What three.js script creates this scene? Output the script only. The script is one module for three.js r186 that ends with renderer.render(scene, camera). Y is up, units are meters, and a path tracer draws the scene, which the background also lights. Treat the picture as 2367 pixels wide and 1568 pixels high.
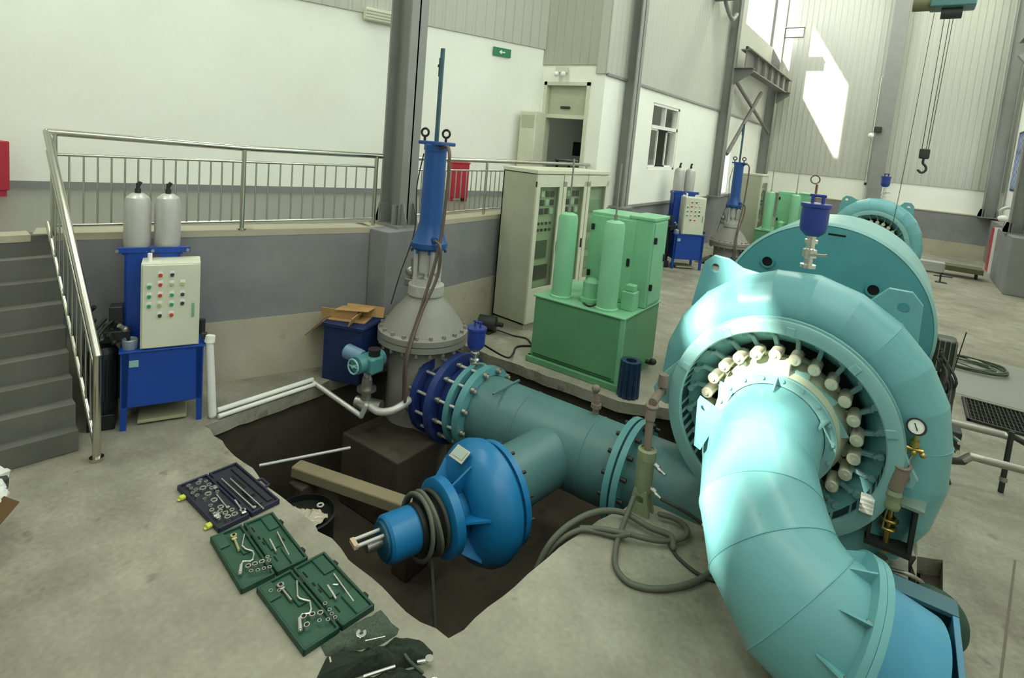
import * as THREE from 'three';
import { RoundedBoxGeometry } from 'three/addons/geometries/RoundedBoxGeometry.js';
import { mergeGeometries, toCreasedNormals } from 'three/addons/utils/BufferGeometryUtils.js';
import { ImprovedNoise } from 'three/addons/math/ImprovedNoise.js';
import { RectAreaLightUniformsLib } from 'three/addons/lights/RectAreaLightUniformsLib.js';

// ---------------------------------------------------------------- camera, sky, sun, lamps, exposure
const scene = new THREE.Scene();
const camera = new THREE.PerspectiveCamera(62.19, 2367 / 1568, 0.05, 200);
camera.position.set(0, 2.8, 0);
camera.rotation.order = 'YXZ';
camera.rotation.set(-0.107174, 0.606911, 0.086042);
camera.setViewOffset(2367, 1568, 0, 322.7, 2367, 1568);      // shifted lens
scene.add(camera);
const renderer = new THREE.WebGLRenderer({ antialias: true });
renderer.toneMapping = THREE.LinearToneMapping;
renderer.toneMappingExposure = 1.62;
renderer.shadowMap.enabled = true;
scene.background = new THREE.Color(1.0, 1.05, 1.08);
scene.backgroundIntensity = 3.0;
const sunDir = new THREE.Vector3(1, -1.59, -2.1).normalize();
const sun = new THREE.DirectionalLight(0xfff6e2, 19);
sun.position.copy(sunDir).multiplyScalar(-40).add(new THREE.Vector3(-2, 2, -8));
sun.target.position.set(-2, 2, -8);
Object.assign(sun.shadow.camera, { left: -22, right: 22, top: 22, bottom: -22, near: 1, far: 90 });
sun.shadow.mapSize.set(4096, 4096);
sun.shadow.radius = 3;
scene.add(sun, sun.target);
RectAreaLightUniformsLib.init();
const LAMP_POWER = 15, LAMP_COLOR = 0xf7ffec;

// ---------------------------------------------------------------- helpers
const V = (x, y, z) => new THREE.Vector3(x, y, z);
let seed = 12345;
const rnd = () => { seed = (seed * 1664525 + 1013904223) >>> 0; return seed / 4294967296; };
const rr = (a, b) => a + (b - a) * rnd();
const noise = new ImprovedNoise();
function fin(g) {
  if (g.index) g = g.toNonIndexed();
  for (const k of Object.keys(g.attributes)) if (!['position', 'normal', 'uv'].includes(k)) g.deleteAttribute(k);
  if (!g.attributes.normal) g.computeVertexNormals();
  if (!g.attributes.uv) g.setAttribute('uv', new THREE.BufferAttribute(new Float32Array(g.attributes.position.count * 2), 2));
  g.morphAttributes = {};
  return g;
}
function boxUV(g) {                                              // uv in metres, face by face
  const p = g.attributes.position, u = g.attributes.uv, a = V(), b = V(), c = V();
  for (let i = 0; i < p.count; i += 3) {
    a.fromBufferAttribute(p, i); b.fromBufferAttribute(p, i + 1); c.fromBufferAttribute(p, i + 2);
    const n = b.clone().sub(a).cross(c.clone().sub(a)), ax = Math.abs(n.x), ay = Math.abs(n.y), az = Math.abs(n.z);
    for (const [k, q] of [[i, a], [i + 1, b], [i + 2, c]]) {
      if (ay >= ax && ay >= az) u.setXY(k, q.x, q.z); else if (ax >= az) u.setXY(k, q.z, q.y); else u.setXY(k, q.x, q.y);
    }
  }
  return g;
}
const box = (x0, x1, y0, y1, z0, z1, b = 0, s = 1) => {
  const w = Math.abs(x1 - x0), h = Math.abs(y1 - y0), d = Math.abs(z1 - z0);
  const g = b ? new RoundedBoxGeometry(w, h, d, s, Math.min(b, w / 2.01, h / 2.01, d / 2.01)) : new THREE.BoxGeometry(w, h, d);
  return fin(g.translate((x0 + x1) / 2, (y0 + y1) / 2, (z0 + z1) / 2));
};
const obox = (c, w, h, d, ry = 0, rx = 0, rz = 0, b = 0) => {
  const g = b ? new RoundedBoxGeometry(w, h, d, 1, Math.min(b, w / 2.01, h / 2.01, d / 2.01)) : new THREE.BoxGeometry(w, h, d);
  return fin(g.applyMatrix4(new THREE.Matrix4().compose(V(...c), new THREE.Quaternion().setFromEuler(new THREE.Euler(rx, ry, rz, 'YXZ')), V(1, 1, 1))));
};
const qUp = d => new THREE.Quaternion().setFromUnitVectors(V(0, 1, 0), d.clone().normalize());
const rod = (a, b, r, r2 = r, seg = 16, open = false) => {         // cylinder from a to b
  const A = V(...a), B = V(...b), d = B.clone().sub(A);
  return fin(new THREE.CylinderGeometry(r2, r, d.length(), seg, 1, open).applyMatrix4(new THREE.Matrix4().compose(A.add(B).multiplyScalar(.5), qUp(d), V(1, 1, 1))));
};
const tube = (pts, r, seg = 40, rad = 10, closed = false) => {
  const c = new THREE.CatmullRomCurve3(pts.map(p => V(...p)), closed, 'centripetal');
  const gs = [fin(new THREE.TubeGeometry(c, seg, r, rad, closed))];
  if (!closed) for (const p of [pts[0], pts[pts.length - 1]]) gs.push(fin(new THREE.SphereGeometry(r, rad, 6).translate(...p)));
  return mergeGeometries(gs);
};
const poly = (pts, r, rad = 10) => {                              // straight runs with round joints
  const gs = [];
  for (let i = 0; i < pts.length; i++) {
    if (i) gs.push(rod(pts[i - 1], pts[i], r, r, rad));
    gs.push(fin(new THREE.SphereGeometry(r, rad, 8).translate(...pts[i])));
  }
  return mergeGeometries(gs);
};
const lathe = (prof, o = [0, 0, 0], dir = [0, 1, 0], seg = 40, a0 = 0, aL = Math.PI * 2) => {   // prof: [radius, along]
  const g = toCreasedNormals(new THREE.LatheGeometry(prof.map(p => new THREE.Vector2(Math.max(p[0], 1e-4), p[1])), seg, a0, aL), 0.55);
  return fin(g.applyMatrix4(new THREE.Matrix4().compose(V(...o), qUp(V(...dir)), V(1, 1, 1))));
};
const torus = (R, r, o, dir = [0, 1, 0], seg = 32, rad = 10, arc = Math.PI * 2) =>
  fin(new THREE.TorusGeometry(R, r, rad, seg, arc).applyMatrix4(new THREE.Matrix4().compose(V(...o), new THREE.Quaternion().setFromUnitVectors(V(0, 0, 1), V(...dir).normalize()), V(1, 1, 1))));
const ball = (r, o, s = [1, 1, 1], w = 16, h = 12) => fin(new THREE.SphereGeometry(r, w, h).scale(...s).translate(...o));
const shape = (pts, holes = []) => {
  const s = new THREE.Shape(pts.map(p => new THREE.Vector2(p[0], p[1])));
  for (const h of holes) s.holes.push(new THREE.Path(h.map(p => new THREE.Vector2(p[0], p[1]))));
  return s;
};
const circ = (x, y, r, n = 16) => Array.from({ length: n }, (_, i) => [x + r * Math.cos(-i * 2 * Math.PI / n), y + r * Math.sin(-i * 2 * Math.PI / n)]);
const ext = (pts, d, holes = [], bevel = 0) =>                     // in the xy plane, thickness along +z
  fin(new THREE.ExtrudeGeometry(shape(pts, holes), { depth: d, bevelEnabled: bevel > 0, bevelSize: bevel, bevelThickness: bevel, bevelSegments: 2, curveSegments: 16 }));
const slab = (pts, y0, y1, holes = []) => {                       // pts in (x, z), upright extrusion
  const f = a => a.map(p => [p[0], -p[1]]);
  const g = new THREE.ExtrudeGeometry(shape(f(pts), holes.map(f)), { depth: y1 - y0, bevelEnabled: false });
  return fin(g.rotateX(-Math.PI / 2).translate(0, y0, 0));
};
const mv = (g, m) => g.clone().applyMatrix4(m);
const spin = (g, dir, o, a) => {                                  // turn geometry about the axis dir through o
  const m = new THREE.Matrix4().makeTranslation(...o).multiply(new THREE.Matrix4().makeRotationAxis(V(...dir).normalize(), a)).multiply(new THREE.Matrix4().makeTranslation(-o[0], -o[1], -o[2]));
  return g.clone().applyMatrix4(m);
};
const used = {}, org = new WeakMap();
const numbered = n => { n = n.replace(/_\d{3}$/, ''); used[n] = (used[n] ?? -1) + 1; return used[n] ? n + '_' + String(used[n]).padStart(3, '0') : n; };
function setTag(o, label, category, group) { o.userData.label = label; o.userData.category = category; if (group) o.userData.group = group; return o; }
function thing(name, label, category, pos = [0, 0, 0], group) {     // parts are authored in world coordinates
  const o = new THREE.Group(); o.name = numbered(name); o.position.set(...pos); org.set(o, pos); scene.add(o);
  return setTag(o, label, category, group);
}
function localThing(name, label, category, pos, ry = 0, group) {    // parts are authored around the thing's base
  const o = thing(name, label, category, pos, group); org.set(o, [0, 0, 0]); o.rotation.y = ry; return o;
}
function mesh(gs, m, p) {
  let g = (Array.isArray(gs) ? (gs.length > 1 ? mergeGeometries(gs.map(fin)) : gs[0].clone()) : gs.clone());
  g.translate(-p[0], -p[1], -p[2]);
  return new THREE.Mesh(boxUV(g), m);
}
function part(name, gs, m, parent, label) {
  const p = org.get(parent) ?? [0, 0, 0], o = mesh(gs, m, p);
  o.name = parent.parent === scene || parent.isGroup ? name : name; parent.add(o); org.set(o, p);
  const n = parent.children.filter(c => c !== o && c.name.replace(/_\d{3}$/, '') === name).length;
  o.name = n ? name + '_' + String(n).padStart(3, '0') : name;
  if (label) o.userData.label = label;
  return o;
}
function parts(name, list, m, parent, label) { return list.map(g => part(name, g, m, parent, label)); }
function single(name, label, category, gs, m, pos, group) {         // a thing that is one mesh, geometry in world coordinates
  const o = mesh(gs, m, pos); o.position.set(...pos); o.name = numbered(name); scene.add(o); org.set(o, pos);
  return setTag(o, label, category, group);
}
function struct(name, gs, m) {
  const o = mesh(gs, m, [0, 0, 0]); o.name = numbered(name); o.userData.kind = 'structure'; scene.add(o); org.set(o, [0, 0, 0]); return o;
}
function dup(root, d, label, ry = 0) {
  const r = root.clone(); r.name = numbered(root.name); r.position.add(V(...d)); r.rotation.y += ry; scene.add(r);
  if (label) r.userData.label = label;
  return r;
}

// ---------------------------------------------------------------- materials
function tex(size, metres, fn, srgb = true) {
  const d = new Uint8Array(size * size * 4);
  for (let j = 0; j < size; j++) for (let i = 0; i < size; i++) {
    const c = fn(i / size, j / size), k = (j * size + i) * 4;
    d[k] = Math.max(0, Math.min(255, c[0])); d[k + 1] = Math.max(0, Math.min(255, c[1])); d[k + 2] = Math.max(0, Math.min(255, c[2])); d[k + 3] = 255;
  }
  const t = new THREE.DataTexture(d, size, size);
  t.wrapS = t.wrapT = THREE.RepeatWrapping; t.magFilter = THREE.LinearFilter; t.minFilter = THREE.LinearMipmapLinearFilter; t.generateMipmaps = true;
  if (srgb) t.colorSpace = THREE.SRGBColorSpace;
  t.repeat.set(1 / metres, 1 / metres); t.needsUpdate = true;
  return t;
}
// tiling fractal noise on the unit square
const fbm = (u, v, f, oct, z = 0) => {
  let s = 0, a = 1, t = 0;
  for (let o = 0; o < oct; o++) {
    const n = (x, y) => noise.noise(x * f, y * f, z + o * 7.3);
    s += a * ((1 - u) * (1 - v) * n(u, v) + u * (1 - v) * n(u - 1, v) + (1 - u) * v * n(u, v - 1) + u * v * n(u - 1, v - 1));
    t += a; a *= .55; f *= 2.1;
  }
  return s / t;
};
const mixc = (a, b, t) => a.map((x, i) => x + (b[i] - x) * t);
const cl = t => Math.max(0, Math.min(1, t));
const floorTex = tex(1024, 4.3, (u, v) => {
  const big = fbm(u, v, 4, 4, 1), mid = fbm(u, v, 14, 4, 5), fine = fbm(u, v, 120, 2, 9), st = cl((fbm(u, v, 7, 4, 21) - .12) * 5), dk = cl((fbm(u, v, 26, 3, 33) - .22) * 6);
  let c = mixc([124, 121, 106], [166, 163, 148], cl(.5 + big * 1.5 + mid * .9));
  c = mixc(c, [108, 102, 88], st * .5); c = mixc(c, [80, 77, 68], dk * .45);
  return c.map(x => x + fine * 20);
});
const bumpTex = tex(512, 1.1, (u, v) => { const n = 128 + fbm(u, v, 12, 4, 3) * 120 + fbm(u, v, 90, 2, 4) * 50; return [n, n, n]; }, false);
const wallTex = tex(256, 3, (u, v) => { const n = fbm(u, v, 3, 4, 11); return [239 + n * 10, 241 + n * 10, 231 + n * 12]; });
const grayTex = tex(512, 3.1, (u, v) => { const n = fbm(u, v, 4, 5, 15); return [132 + n * 34, 132 + n * 34, 134 + n * 30]; });
const beigeTex = tex(512, 2.7, (u, v) => { const n = fbm(u, v, 4, 5, 17), s = cl((fbm(u, v, 9, 3, 40) - .2) * 5); return mixc([176 + n * 30, 170 + n * 30, 150 + n * 30], [120, 112, 96], s * .5); });
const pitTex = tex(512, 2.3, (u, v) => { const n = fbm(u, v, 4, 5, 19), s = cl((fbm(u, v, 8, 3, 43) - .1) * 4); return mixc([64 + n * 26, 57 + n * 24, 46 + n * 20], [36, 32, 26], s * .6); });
const cardTex = tex(256, .9, (u, v) => { const n = fbm(u, v, 5, 3, 23); return [176 + n * 26, 140 + n * 24, 92 + n * 20]; });
const paintTex = tex(512, 1.9, (u, v) => { const n = fbm(u, v, 5, 4, 51), s = cl((fbm(u, v, 22, 3, 57) - .3) * 6); const k = 244 + n * 22 - s * 26; return [k, k, k]; });
const ribTex = tex(256, 1.0, (u) => { const t = (u * 5) % 1, k = t < .12 ? 255 * t / .12 : t < .3 ? 255 : t < .42 ? 255 * (1 - (t - .3) / .12) : 0; return [k, k, k]; }, false);
const clothTex = tex(256, .35, (u, v) => { const n = fbm(u, v, 30, 3, 61) * 40 + (((u * 60) % 1) + ((v * 60) % 1)) * 10; return [62 + n, 74 + n, 62 + n]; });
const M = (o) => new THREE.MeshStandardMaterial(o);
const paint = (c, rough = .38, extra = {}) => M({ color: c, roughness: rough, metalness: 0, map: paintTex, ...extra });
const mt = {
  floor: M({ map: floorTex, roughness: .72, bumpMap: bumpTex, bumpScale: .004 }),
  wall: M({ map: wallTex, roughness: .9 }),
  gray: M({ map: grayTex, roughness: .75 }),
  beige: M({ map: beigeTex, roughness: .8, bumpMap: bumpTex, bumpScale: .003 }),
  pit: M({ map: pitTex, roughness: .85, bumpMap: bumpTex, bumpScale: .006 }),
  panel: M({ color: '#b6b7ac', roughness: .6, bumpMap: ribTex, bumpScale: .012 }),
  tile: M({ color: '#74746d', roughness: .45 }),
  column: paint('#8f908c', .5), corbel: paint('#7d7b76', .6), ceiling: M({ color: '#d2d3cc', roughness: .9 }),
  steel: M({ color: '#c9c7bd', metalness: 1, roughness: .2 }), chrome: M({ color: '#e6e6e2', metalness: .95, roughness: .22 }), dullsteel: M({ color: '#a9a7a0', metalness: .9, roughness: .42 }),
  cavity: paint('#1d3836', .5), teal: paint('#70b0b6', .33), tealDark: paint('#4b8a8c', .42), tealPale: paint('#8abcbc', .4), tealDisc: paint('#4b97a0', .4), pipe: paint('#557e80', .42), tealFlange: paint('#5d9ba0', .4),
  blue: paint('#0b45a6', .36), blueAct: paint('#1a5096', .38), blueVal: paint('#1a78b2', .36), bluePot: paint('#2a4196', .36), blueFlange: paint('#2b3f80', .42), blueOut: paint('#4d9cc0', .38), blueBin: paint('#14295a', .5),
  green: paint('#80c096', .42), greenBox: paint('#8accA0', .36), greenDark: paint('#1e4638', .55), governor: paint('#649f72', .42),
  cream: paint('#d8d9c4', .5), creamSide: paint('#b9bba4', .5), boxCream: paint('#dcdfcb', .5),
  stepA: M({ map: grayTex, color: '#c9c7ba', roughness: .7 }), stepB: M({ map: grayTex, color: '#bdbbae', roughness: .7 }),
  castGray: paint('#918e86', .5), silver: paint('#cbc9c6', .35, { metalness: .25 }), pinCream: M({ color: '#d6d6c2', roughness: .2, metalness: .3 }),
  black: M({ color: '#17181a', roughness: .55 }), rubber: M({ color: '#3a3d37', roughness: .7 }), hose: M({ color: '#5c6053', roughness: .6 }), darkGap: M({ color: '#0c0d0c', roughness: .9 }), darkMetal: M({ color: '#3c3d3b', roughness: .5, metalness: .5 }),
  copper: M({ color: '#6e5f58', roughness: .45, metalness: .4 }), white: M({ color: '#ecece6', roughness: .6 }), pvc: M({ color: '#e4e4de', roughness: .4 }),
  red: paint('#b3273c', .45), wood: M({ color: '#8d8368', roughness: .85, bumpMap: bumpTex, bumpScale: .004 }), card: M({ map: cardTex, roughness: .9 }),
  navy: M({ color: '#25263f', roughness: .5 }), caseGreen: M({ color: '#1d4535', roughness: .5 }), caseGreenIn: M({ color: '#25503f', roughness: .55 }), yellow: M({ color: '#c8cf4e', roughness: .5 }),
  glass: new THREE.MeshPhysicalMaterial({ color: '#ffffff', roughness: .05, transmission: 1, thickness: 0, ior: 1.45 }),
  cabGlass: new THREE.MeshPhysicalMaterial({ color: '#e6f0e6', roughness: .05, transmission: 1, thickness: 0, ior: 1.45 }),
  plastic: new THREE.MeshPhysicalMaterial({ color: '#f2f2f2', roughness: .15, transmission: .75, thickness: 0 }),
  cloth: M({ map: clothTex, roughness: .95 }), clothDark: M({ map: clothTex, color: '#8f948c', roughness: .95 }), bagWhite: M({ color: '#d8dad4', roughness: .5 }),
  signGreen: M({ color: '#1d7a4b', roughness: .5 }), dial: M({ color: '#eceee8', roughness: .4 }), brass: M({ color: '#b9a35e', roughness: .3, metalness: .9 }), rust: paint('#85766b', .6),
  red2: M({ color: '#c23a34', roughness: .4 }), btnGreen: M({ color: '#2e9a63', roughness: .4 }), btnBlack: M({ color: '#33363a', roughness: .4 }), btnYellow: M({ color: '#b9b48c', roughness: .4 }),
  lamp: M({ color: '#ffffff', emissive: LAMP_COLOR, emissiveIntensity: 1.5 }), screen: M({ color: '#49605a', roughness: .2 }), olive: paint('#8f9b78', .5), oliveDark: M({ color: '#5f6046', roughness: .7 }), grate: M({ color: '#3b3a36', roughness: .6, metalness: .4 }),
  water: M({ color: '#1d1e1c', roughness: .12 }), innerRoom: M({ color: '#b9bab2', roughness: .9 }),
};
// ---------------------------------------------------------------- setting: floor, pit, platform, walls, ceiling
const PT = 1.62;                                                    // platform level
{
  const jag = (pts, a, n) => {                                      // broken concrete edge
    const o = [];
    for (let i = 0; i < pts.length; i++) {
      const p = pts[i], q = pts[(i + 1) % pts.length], len = Math.hypot(q[0] - p[0], q[1] - p[1]), k = Math.max(1, Math.round(len * n));
      for (let j = 0; j < k; j++) { const t = j / k; o.push([p[0] + (q[0] - p[0]) * t + (j ? rr(-a, a) : 0), p[1] + (q[1] - p[1]) * t + (j ? rr(-a, a) : 0)]); }
    }
    return o;
  };
  const pit = [[-4.86, -2.46], [-4.1, -2.40], [-3.2, -2.34], [-2.4, -2.28], [-2.05, -2.24], [-1.75, -2.27], [-1.69, -2.7], [-1.64, -3.3], [-1.56, -3.75], [-1.4, -4.22], [-.6, -4.3], [.40, -4.42], [.42, -6.0], [.42, -8.4], [-1.62, -8.4], [-1.62, -6.05], [-2.3, -5.72], [-4.86, -5.7]];
  const small = [[.37, -4.52], [.37, -4.98], [.58, -5.1], [.56, -4.6]];
  const outer = [[-6.4, 8.1], [2.9, 8.1], [2.9, -25.7], [-5.6, -25.7], [-5.6, -10], [-10.4, -10], [-10.4, .3], [-6.4, .3]];
  const pit2 = [[-4.3, -14.75], [.6, -14.75], [.6, -17.8], [-1.75, -17.8], [-1.75, -16.35], [-4.3, -16.35]];
  const holes = [jag(pit, .018, 9), small, pit2];
  struct('floor', slab(outer, -.13, 0, holes), mt.floor);
  const grow = [[-4.9, -2.4], [-3.2, -2.28], [-1.9, -2.17], [-1.66, -2.2], [-1.6, -3.3], [-1.52, -3.7], [-1.36, -4.16], [.46, -4.34], [.46, -8.44], [-1.66, -8.44], [-1.66, -6.1], [-2.3, -5.78], [-4.9, -5.76]];
  struct('wall_pit', slab([[-5.6, -1.9], [1, -1.9], [1, -8.9], [-5.6, -8.9]], -1.2, -.13, [grow, [[.355, -4.5], [.355, -4.99], [.6, -5.12], [.58, -4.58]]]), mt.pit);
  struct('wall_pit_far', slab([[-4.5, -14.6], [.8, -14.6], [.8, -18], [-4.5, -18]], -1.2, -.13, [pit2]), mt.pit);
  struct('floor_pit_far', slab([[-4.5, -14.6], [.8, -14.6], [.8, -18], [-4.5, -18]], -1.3, -1.2), mt.pit);
  struct('floor_pit', slab([[-5.6, -1.9], [1, -1.9], [1, -8.9], [-5.6, -8.9]], -1.3, -1.2), mt.pit);
  struct('trim_1', box(.46, 2.7, 0, .004, -11.35, -9.25), M({ color: '#8f908a', roughness: .6 }));
  const js = obox([.9, .0015, -4.7], .014, .003, 1.6, -.16);
  struct('trim_2', js, M({ color: '#6f6a5c', roughness: .9 }));

  // platform with its retaining wall
  const E0 = [-6.12, -1.58], E1 = [-5.06, -4.45];
  struct('wall_platform', slab([[-6.3, .3], E0, E1, [-5.06, -10.05], [-10.4, -10.05], [-10.4, .3]].map(p => p), 0, PT - .02), mt.gray);
  const par = (a, b, n, w0, w1, y0, y1) => slab([[a[0] + n[0] * w0, a[1] + n[1] * w0], [b[0] + n[0] * w0, b[1] + n[1] * w0], [b[0] + n[0] * w1, b[1] + n[1] * w1], [a[0] + n[0] * w1, a[1] + n[1] * w1]], y0, y1);
  const nn = [.938, .346];
  struct('trim_3', [par(E0, E1, nn, 0, .012, 0, .66), box(-5.06, -5.045, 0, .66, -10, -4.45)], mt.beige);
  struct('floor_platform', slab([[-6.3, .3], E0, E1, [-5.06, -10.05], [-10.4, -10.05], [-10.4, .3]], PT - .02, PT), mt.tile);
  struct('trim_4', [par(E0, E1, nn, -.3, .004, PT - .06, PT + .006), box(-5.36, -5.055, PT - .06, PT + .006, -10, -4.45), obox([-6.28, PT - .025, -.65], .2, .06, 1.85, -.1)], mt.beige);

  // recess back wall (plaster below, sheet panel above), its end wall with the office door
  const A = [-10.3, .3], B = [-6.43, -10.0], bn = [.936, .352];
  struct('wall_back', par(A, B, bn, -.2, 0, PT, 4.68), mt.wall);
  struct('wall_back_upper', par(A, B, bn, -.2, .035, 4.68, 11.5), mt.panel);
  struct('baseboard_back', par(A, B, bn, 0, .015, PT, PT + .1), mt.gray);
  struct('wall_office', [box(-6.6, -6.35, PT, 4.37, -10.2, -10), box(-5.31, -5.2, PT, 4.37, -10.2, -10.0), box(-6.35, -5.31, 4.02, 4.37, -10.2, -10)], mt.wall);
  struct('wall_office_upper', box(-6.6, -5.2, 4.37, 11.5, -10.2, -9.97), M({ color: '#a9aa9c', roughness: .7, bumpMap: ribTex, bumpScale: .01 }));
  const d = struct('door_1', [box(-6.36, -6.29, PT, 4.03, -10.21, -9.97), box(-5.37, -5.3, PT, 4.03, -10.21, -9.97), box(-6.36, -5.3, 3.96, 4.03, -10.21, -9.97), box(-6.3, -5.36, 3.3, 3.38, -10.16, -10.02)], mt.cream);
  part('transom', box(-6.29, -5.37, 3.38, 3.96, -10.11, -10.09), mt.creamSide, d);
  part('closer', box(-5.98, -5.76, 3.5, 3.55, -10.085, -10.05, .01), mt.darkMetal, d);
  const leaf = part('leaf', obox([-5.4, (PT + 3.3) / 2, -10.55], .045, 3.3 - PT, .86, .08), mt.cream, d);
  part('handle', rod([-5.44, 2.55, -10.9], [-5.5, 2.55, -10.9], .015), mt.steel, leaf);

  // window wall of the office, sheet panel above, band of high windows
  const W = -5.0, wz0 = -14.45, wz1 = -12.6, wy0 = 2.36, wy1 = 3.92;
  struct('wall_left', [box(W - .2, W, 1.55, wy0, -18, -10), box(W - .2, W, wy1, 4.2, -18, -10), box(W - .2, W, wy0, wy1, -18, wz0), box(W - .2, W, wy0, wy1, wz1, -10),
    box(W - .2, W, 1.55, 4.2, -19.35, -18), box(W - .2, W, 1.55, 4.2, -25.6, -20.1), box(W - .2, W, 3.1, 4.2, -20.1, -19.35)], mt.wall);
  struct('wall_left_upper', [box(W - .2, W + .035, 4.2, 7.2, -25.6, -9.96), box(W - .2, W + .035, 7.2, 11.5, -19.7, -9.96), box(W - .2, W + .035, 10.4, 11.5, -25.6, -19.7)], mt.panel);
  struct('wall_left_lower', box(-5.6, W - .02, 0, 1.55, -25.6, -10.0), mt.gray);
  struct('trim_5', [box(W, W + .05, 4.17, 4.22, -25.6, -10), box(W - .2, W + .04, 1.5, 1.56, -25.6, -10)], mt.column);
  const w1 = struct('window_1', [box(W - .14, W - .02, wy0, wy0 + .06, wz0, wz1), box(W - .14, W - .02, wy1 - .06, wy1, wz0, wz1), box(W - .14, W - .02, wy0, wy1, wz0, wz0 + .07), box(W - .14, W - .02, wy0, wy1, wz1 - .07, wz1), box(W - .14, W - .02, 3.33, 3.41, wz0, wz1), box(W - .13, W - .03, 3.4, wy1, -13.56, -13.5)], mt.white);
  part('pane', box(W - .09, W - .08, 3.41, wy1 - .06, -13.5, wz1 - .07), mt.glass, w1);
  part('pane', box(W - .09, W - .08, 3.41, wy1 - .06, wz0 + .07, -13.56), mt.glass, w1);
  const s1 = part('sash', [box(W - .08, W - .04, wy0 + .06, 3.33, -13.2, -13.15), box(W - .08, W - .04, wy0 + .06, wy0 + .1, -13.2, wz1 - .07), box(W - .08, W - .04, 3.29, 3.33, -13.2, wz1 - .07)], mt.white, w1);
  part('pane', box(W - .065, W - .055, wy0 + .1, 3.29, -13.15, wz1 - .07), mt.glass, s1);
  const s2 = part('sash', [box(W - .12, W - .09, wy0 + .06, 3.33, -13.95, -13.9), box(W - .12, W - .09, wy0 + .06, wy0 + .1, wz0 + .07, -13.9), box(W - .12, W - .09, 3.29, 3.33, wz0 + .07, -13.9)], mt.white, w1);
  part('pane', box(W - .11, W - .1, wy0 + .1, 3.29, wz0 + .07, -13.95), mt.glass, s2);
  struct('window_2', [box(W - .16, W - .04, 1.55, 1.6, -20.1, -19.35), box(W - .16, W - .04, 3.05, 3.1, -20.1, -19.35), box(W - .16, W - .04, 1.55, 3.1, -20.1, -20.05), box(W - .16, W - .04, 1.55, 3.1, -19.4, -19.35), box(W - .16, W - .04, 1.55, 3.1, -19.74, -19.7)], mt.white);
  const w3 = [];
  for (const z of [-25.57, -19.73]) { w3.push(box(W - .14, W - .06, 7.2, 10.4, z - .02, z + .02)); }
  w3.push(box(W - .14, W - .06, 7.2, 7.26, -25.6, -19.7), box(W - .14, W - .06, 10.34, 10.4, -25.6, -19.7));
  struct('window_3', w3, mt.white);

  // the office behind the door and window
  struct('wall_office_inner', [box(-9.2, -9.0, PT, 4.4, -18, -10.2), box(-9, -5.2, PT, 4.4, -18.2, -18), box(-9, -6.6, PT, 4.4, -10.4, -10.2)], mt.innerRoom);
  struct('floor_office', box(-9, -5.2, PT - .1, PT, -18, -10.05), mt.tile);
  struct('ceiling_office', box(-9.2, -5.0, 4.4, 4.6, -18.2, -10.2), mt.innerRoom);

  // near left wall, recess return wall, near wall , right wall, far wall, ceiling
  const cz0 = 3.5, cz1 = 6.8, cy0 = 7.62, cy1 = 8.95;               // high window beside the camera
  struct('wall_left_near', [box(-5.4, -5.2, 0, cy0, .3, 8), box(-5.4, -5.2, cy1, 11.5, .3, 8), box(-5.4, -5.2, cy0, cy1, .3, cz0), box(-5.4, -5.2, cy0, cy1, cz1, 8)], mt.panel);
  struct('window_9', [box(-5.34, -5.26, cy0, cy1, 4.42, 4.54), box(-5.34, -5.26, cy0, cy1, 5.6, 5.72), box(-5.34, -5.26, 8.3, 8.4, cz0, cz1), box(-5.34, -5.26, cy0, cy0 + .05, cz0, cz1), box(-5.34, -5.26, cy1 - .05, cy1, cz0, cz1)], mt.white);
  struct('wall_return', box(-10.6, -5.2, 0, 11.5, .31, .5), mt.wall);
  struct('wall_near', [box(-5.4, -3, 0, 11.5, 8, 8.2), box(1.6, 2.95, 0, 11.5, 8, 8.2), box(-3, 1.6, 0, 11.5, 8, 8.2)], mt.panel);
  const RW = 2.78, rws = [[-24.3, -21.9, 2.5, 4.4], [-17, -13.5, 5.6, 8.6], [-10.5, -7, 5.6, 8.6], [-4, -.5, 5.6, 8.6], [2, 5.5, 5.6, 8.6]];
  const rg = []; let zc = -25.8;
  for (const [a, b, y0, y1] of rws) { rg.push(box(RW, RW + .2, 0, 11.5, zc, a), box(RW, RW + .2, 0, y0, a, b), box(RW, RW + .2, y1, 11.5, a, b)); zc = b; }
  rg.push(box(RW, RW + .2, 0, 11.5, zc, 8.2));
  struct('wall_right', rg, mt.wall);
  rws.slice(1).forEach(([a, b, y0, y1]) => {
    const g = [box(RW + .05, RW + .15, y0, y0 + .06, a, b), box(RW + .05, RW + .15, y1 - .06, y1, a, b)];
    for (let k = 0; k <= 3; k++) { const z = a + (b - a) * k / 3; g.push(box(RW + .05, RW + .15, y0, y1, z - .03, z + .03)); }
    struct('window_' + (4 + rws.findIndex(r => r[0] === a)), g, mt.white);
  });
  const wb = struct('window_4', [box(RW - .02, RW + .1, 2.5, 2.58, -24.3, -21.9), box(RW - .02, RW + .1, 4.32, 4.4, -24.3, -21.9), box(RW - .02, RW + .1, 2.5, 4.4, -24.3, -24.22), box(RW - .02, RW + .1, 2.5, 4.4, -21.98, -21.9), box(RW - .01, RW + .1, 3.7, 3.75, -24.3, -21.9)], paint('#3a4a5c', .5));
  for (let k = 1; k < 10; k++) part('bar', rod([RW - .05, 2.52, -24.3 + k * .24], [RW - .05, 4.38, -24.3 + k * .24], .014, .014, 8), paint('#3a4a5c', .5), wb);
  struct('wall_far', [box(-5.2, 2.95, 0, 2.4, -25.8, -25.6)], mt.wall);
  struct('wall_far_upper', box(-5.2, 2.95, 2.4, 11.5, -25.8, -25.56), mt.panel);
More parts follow.
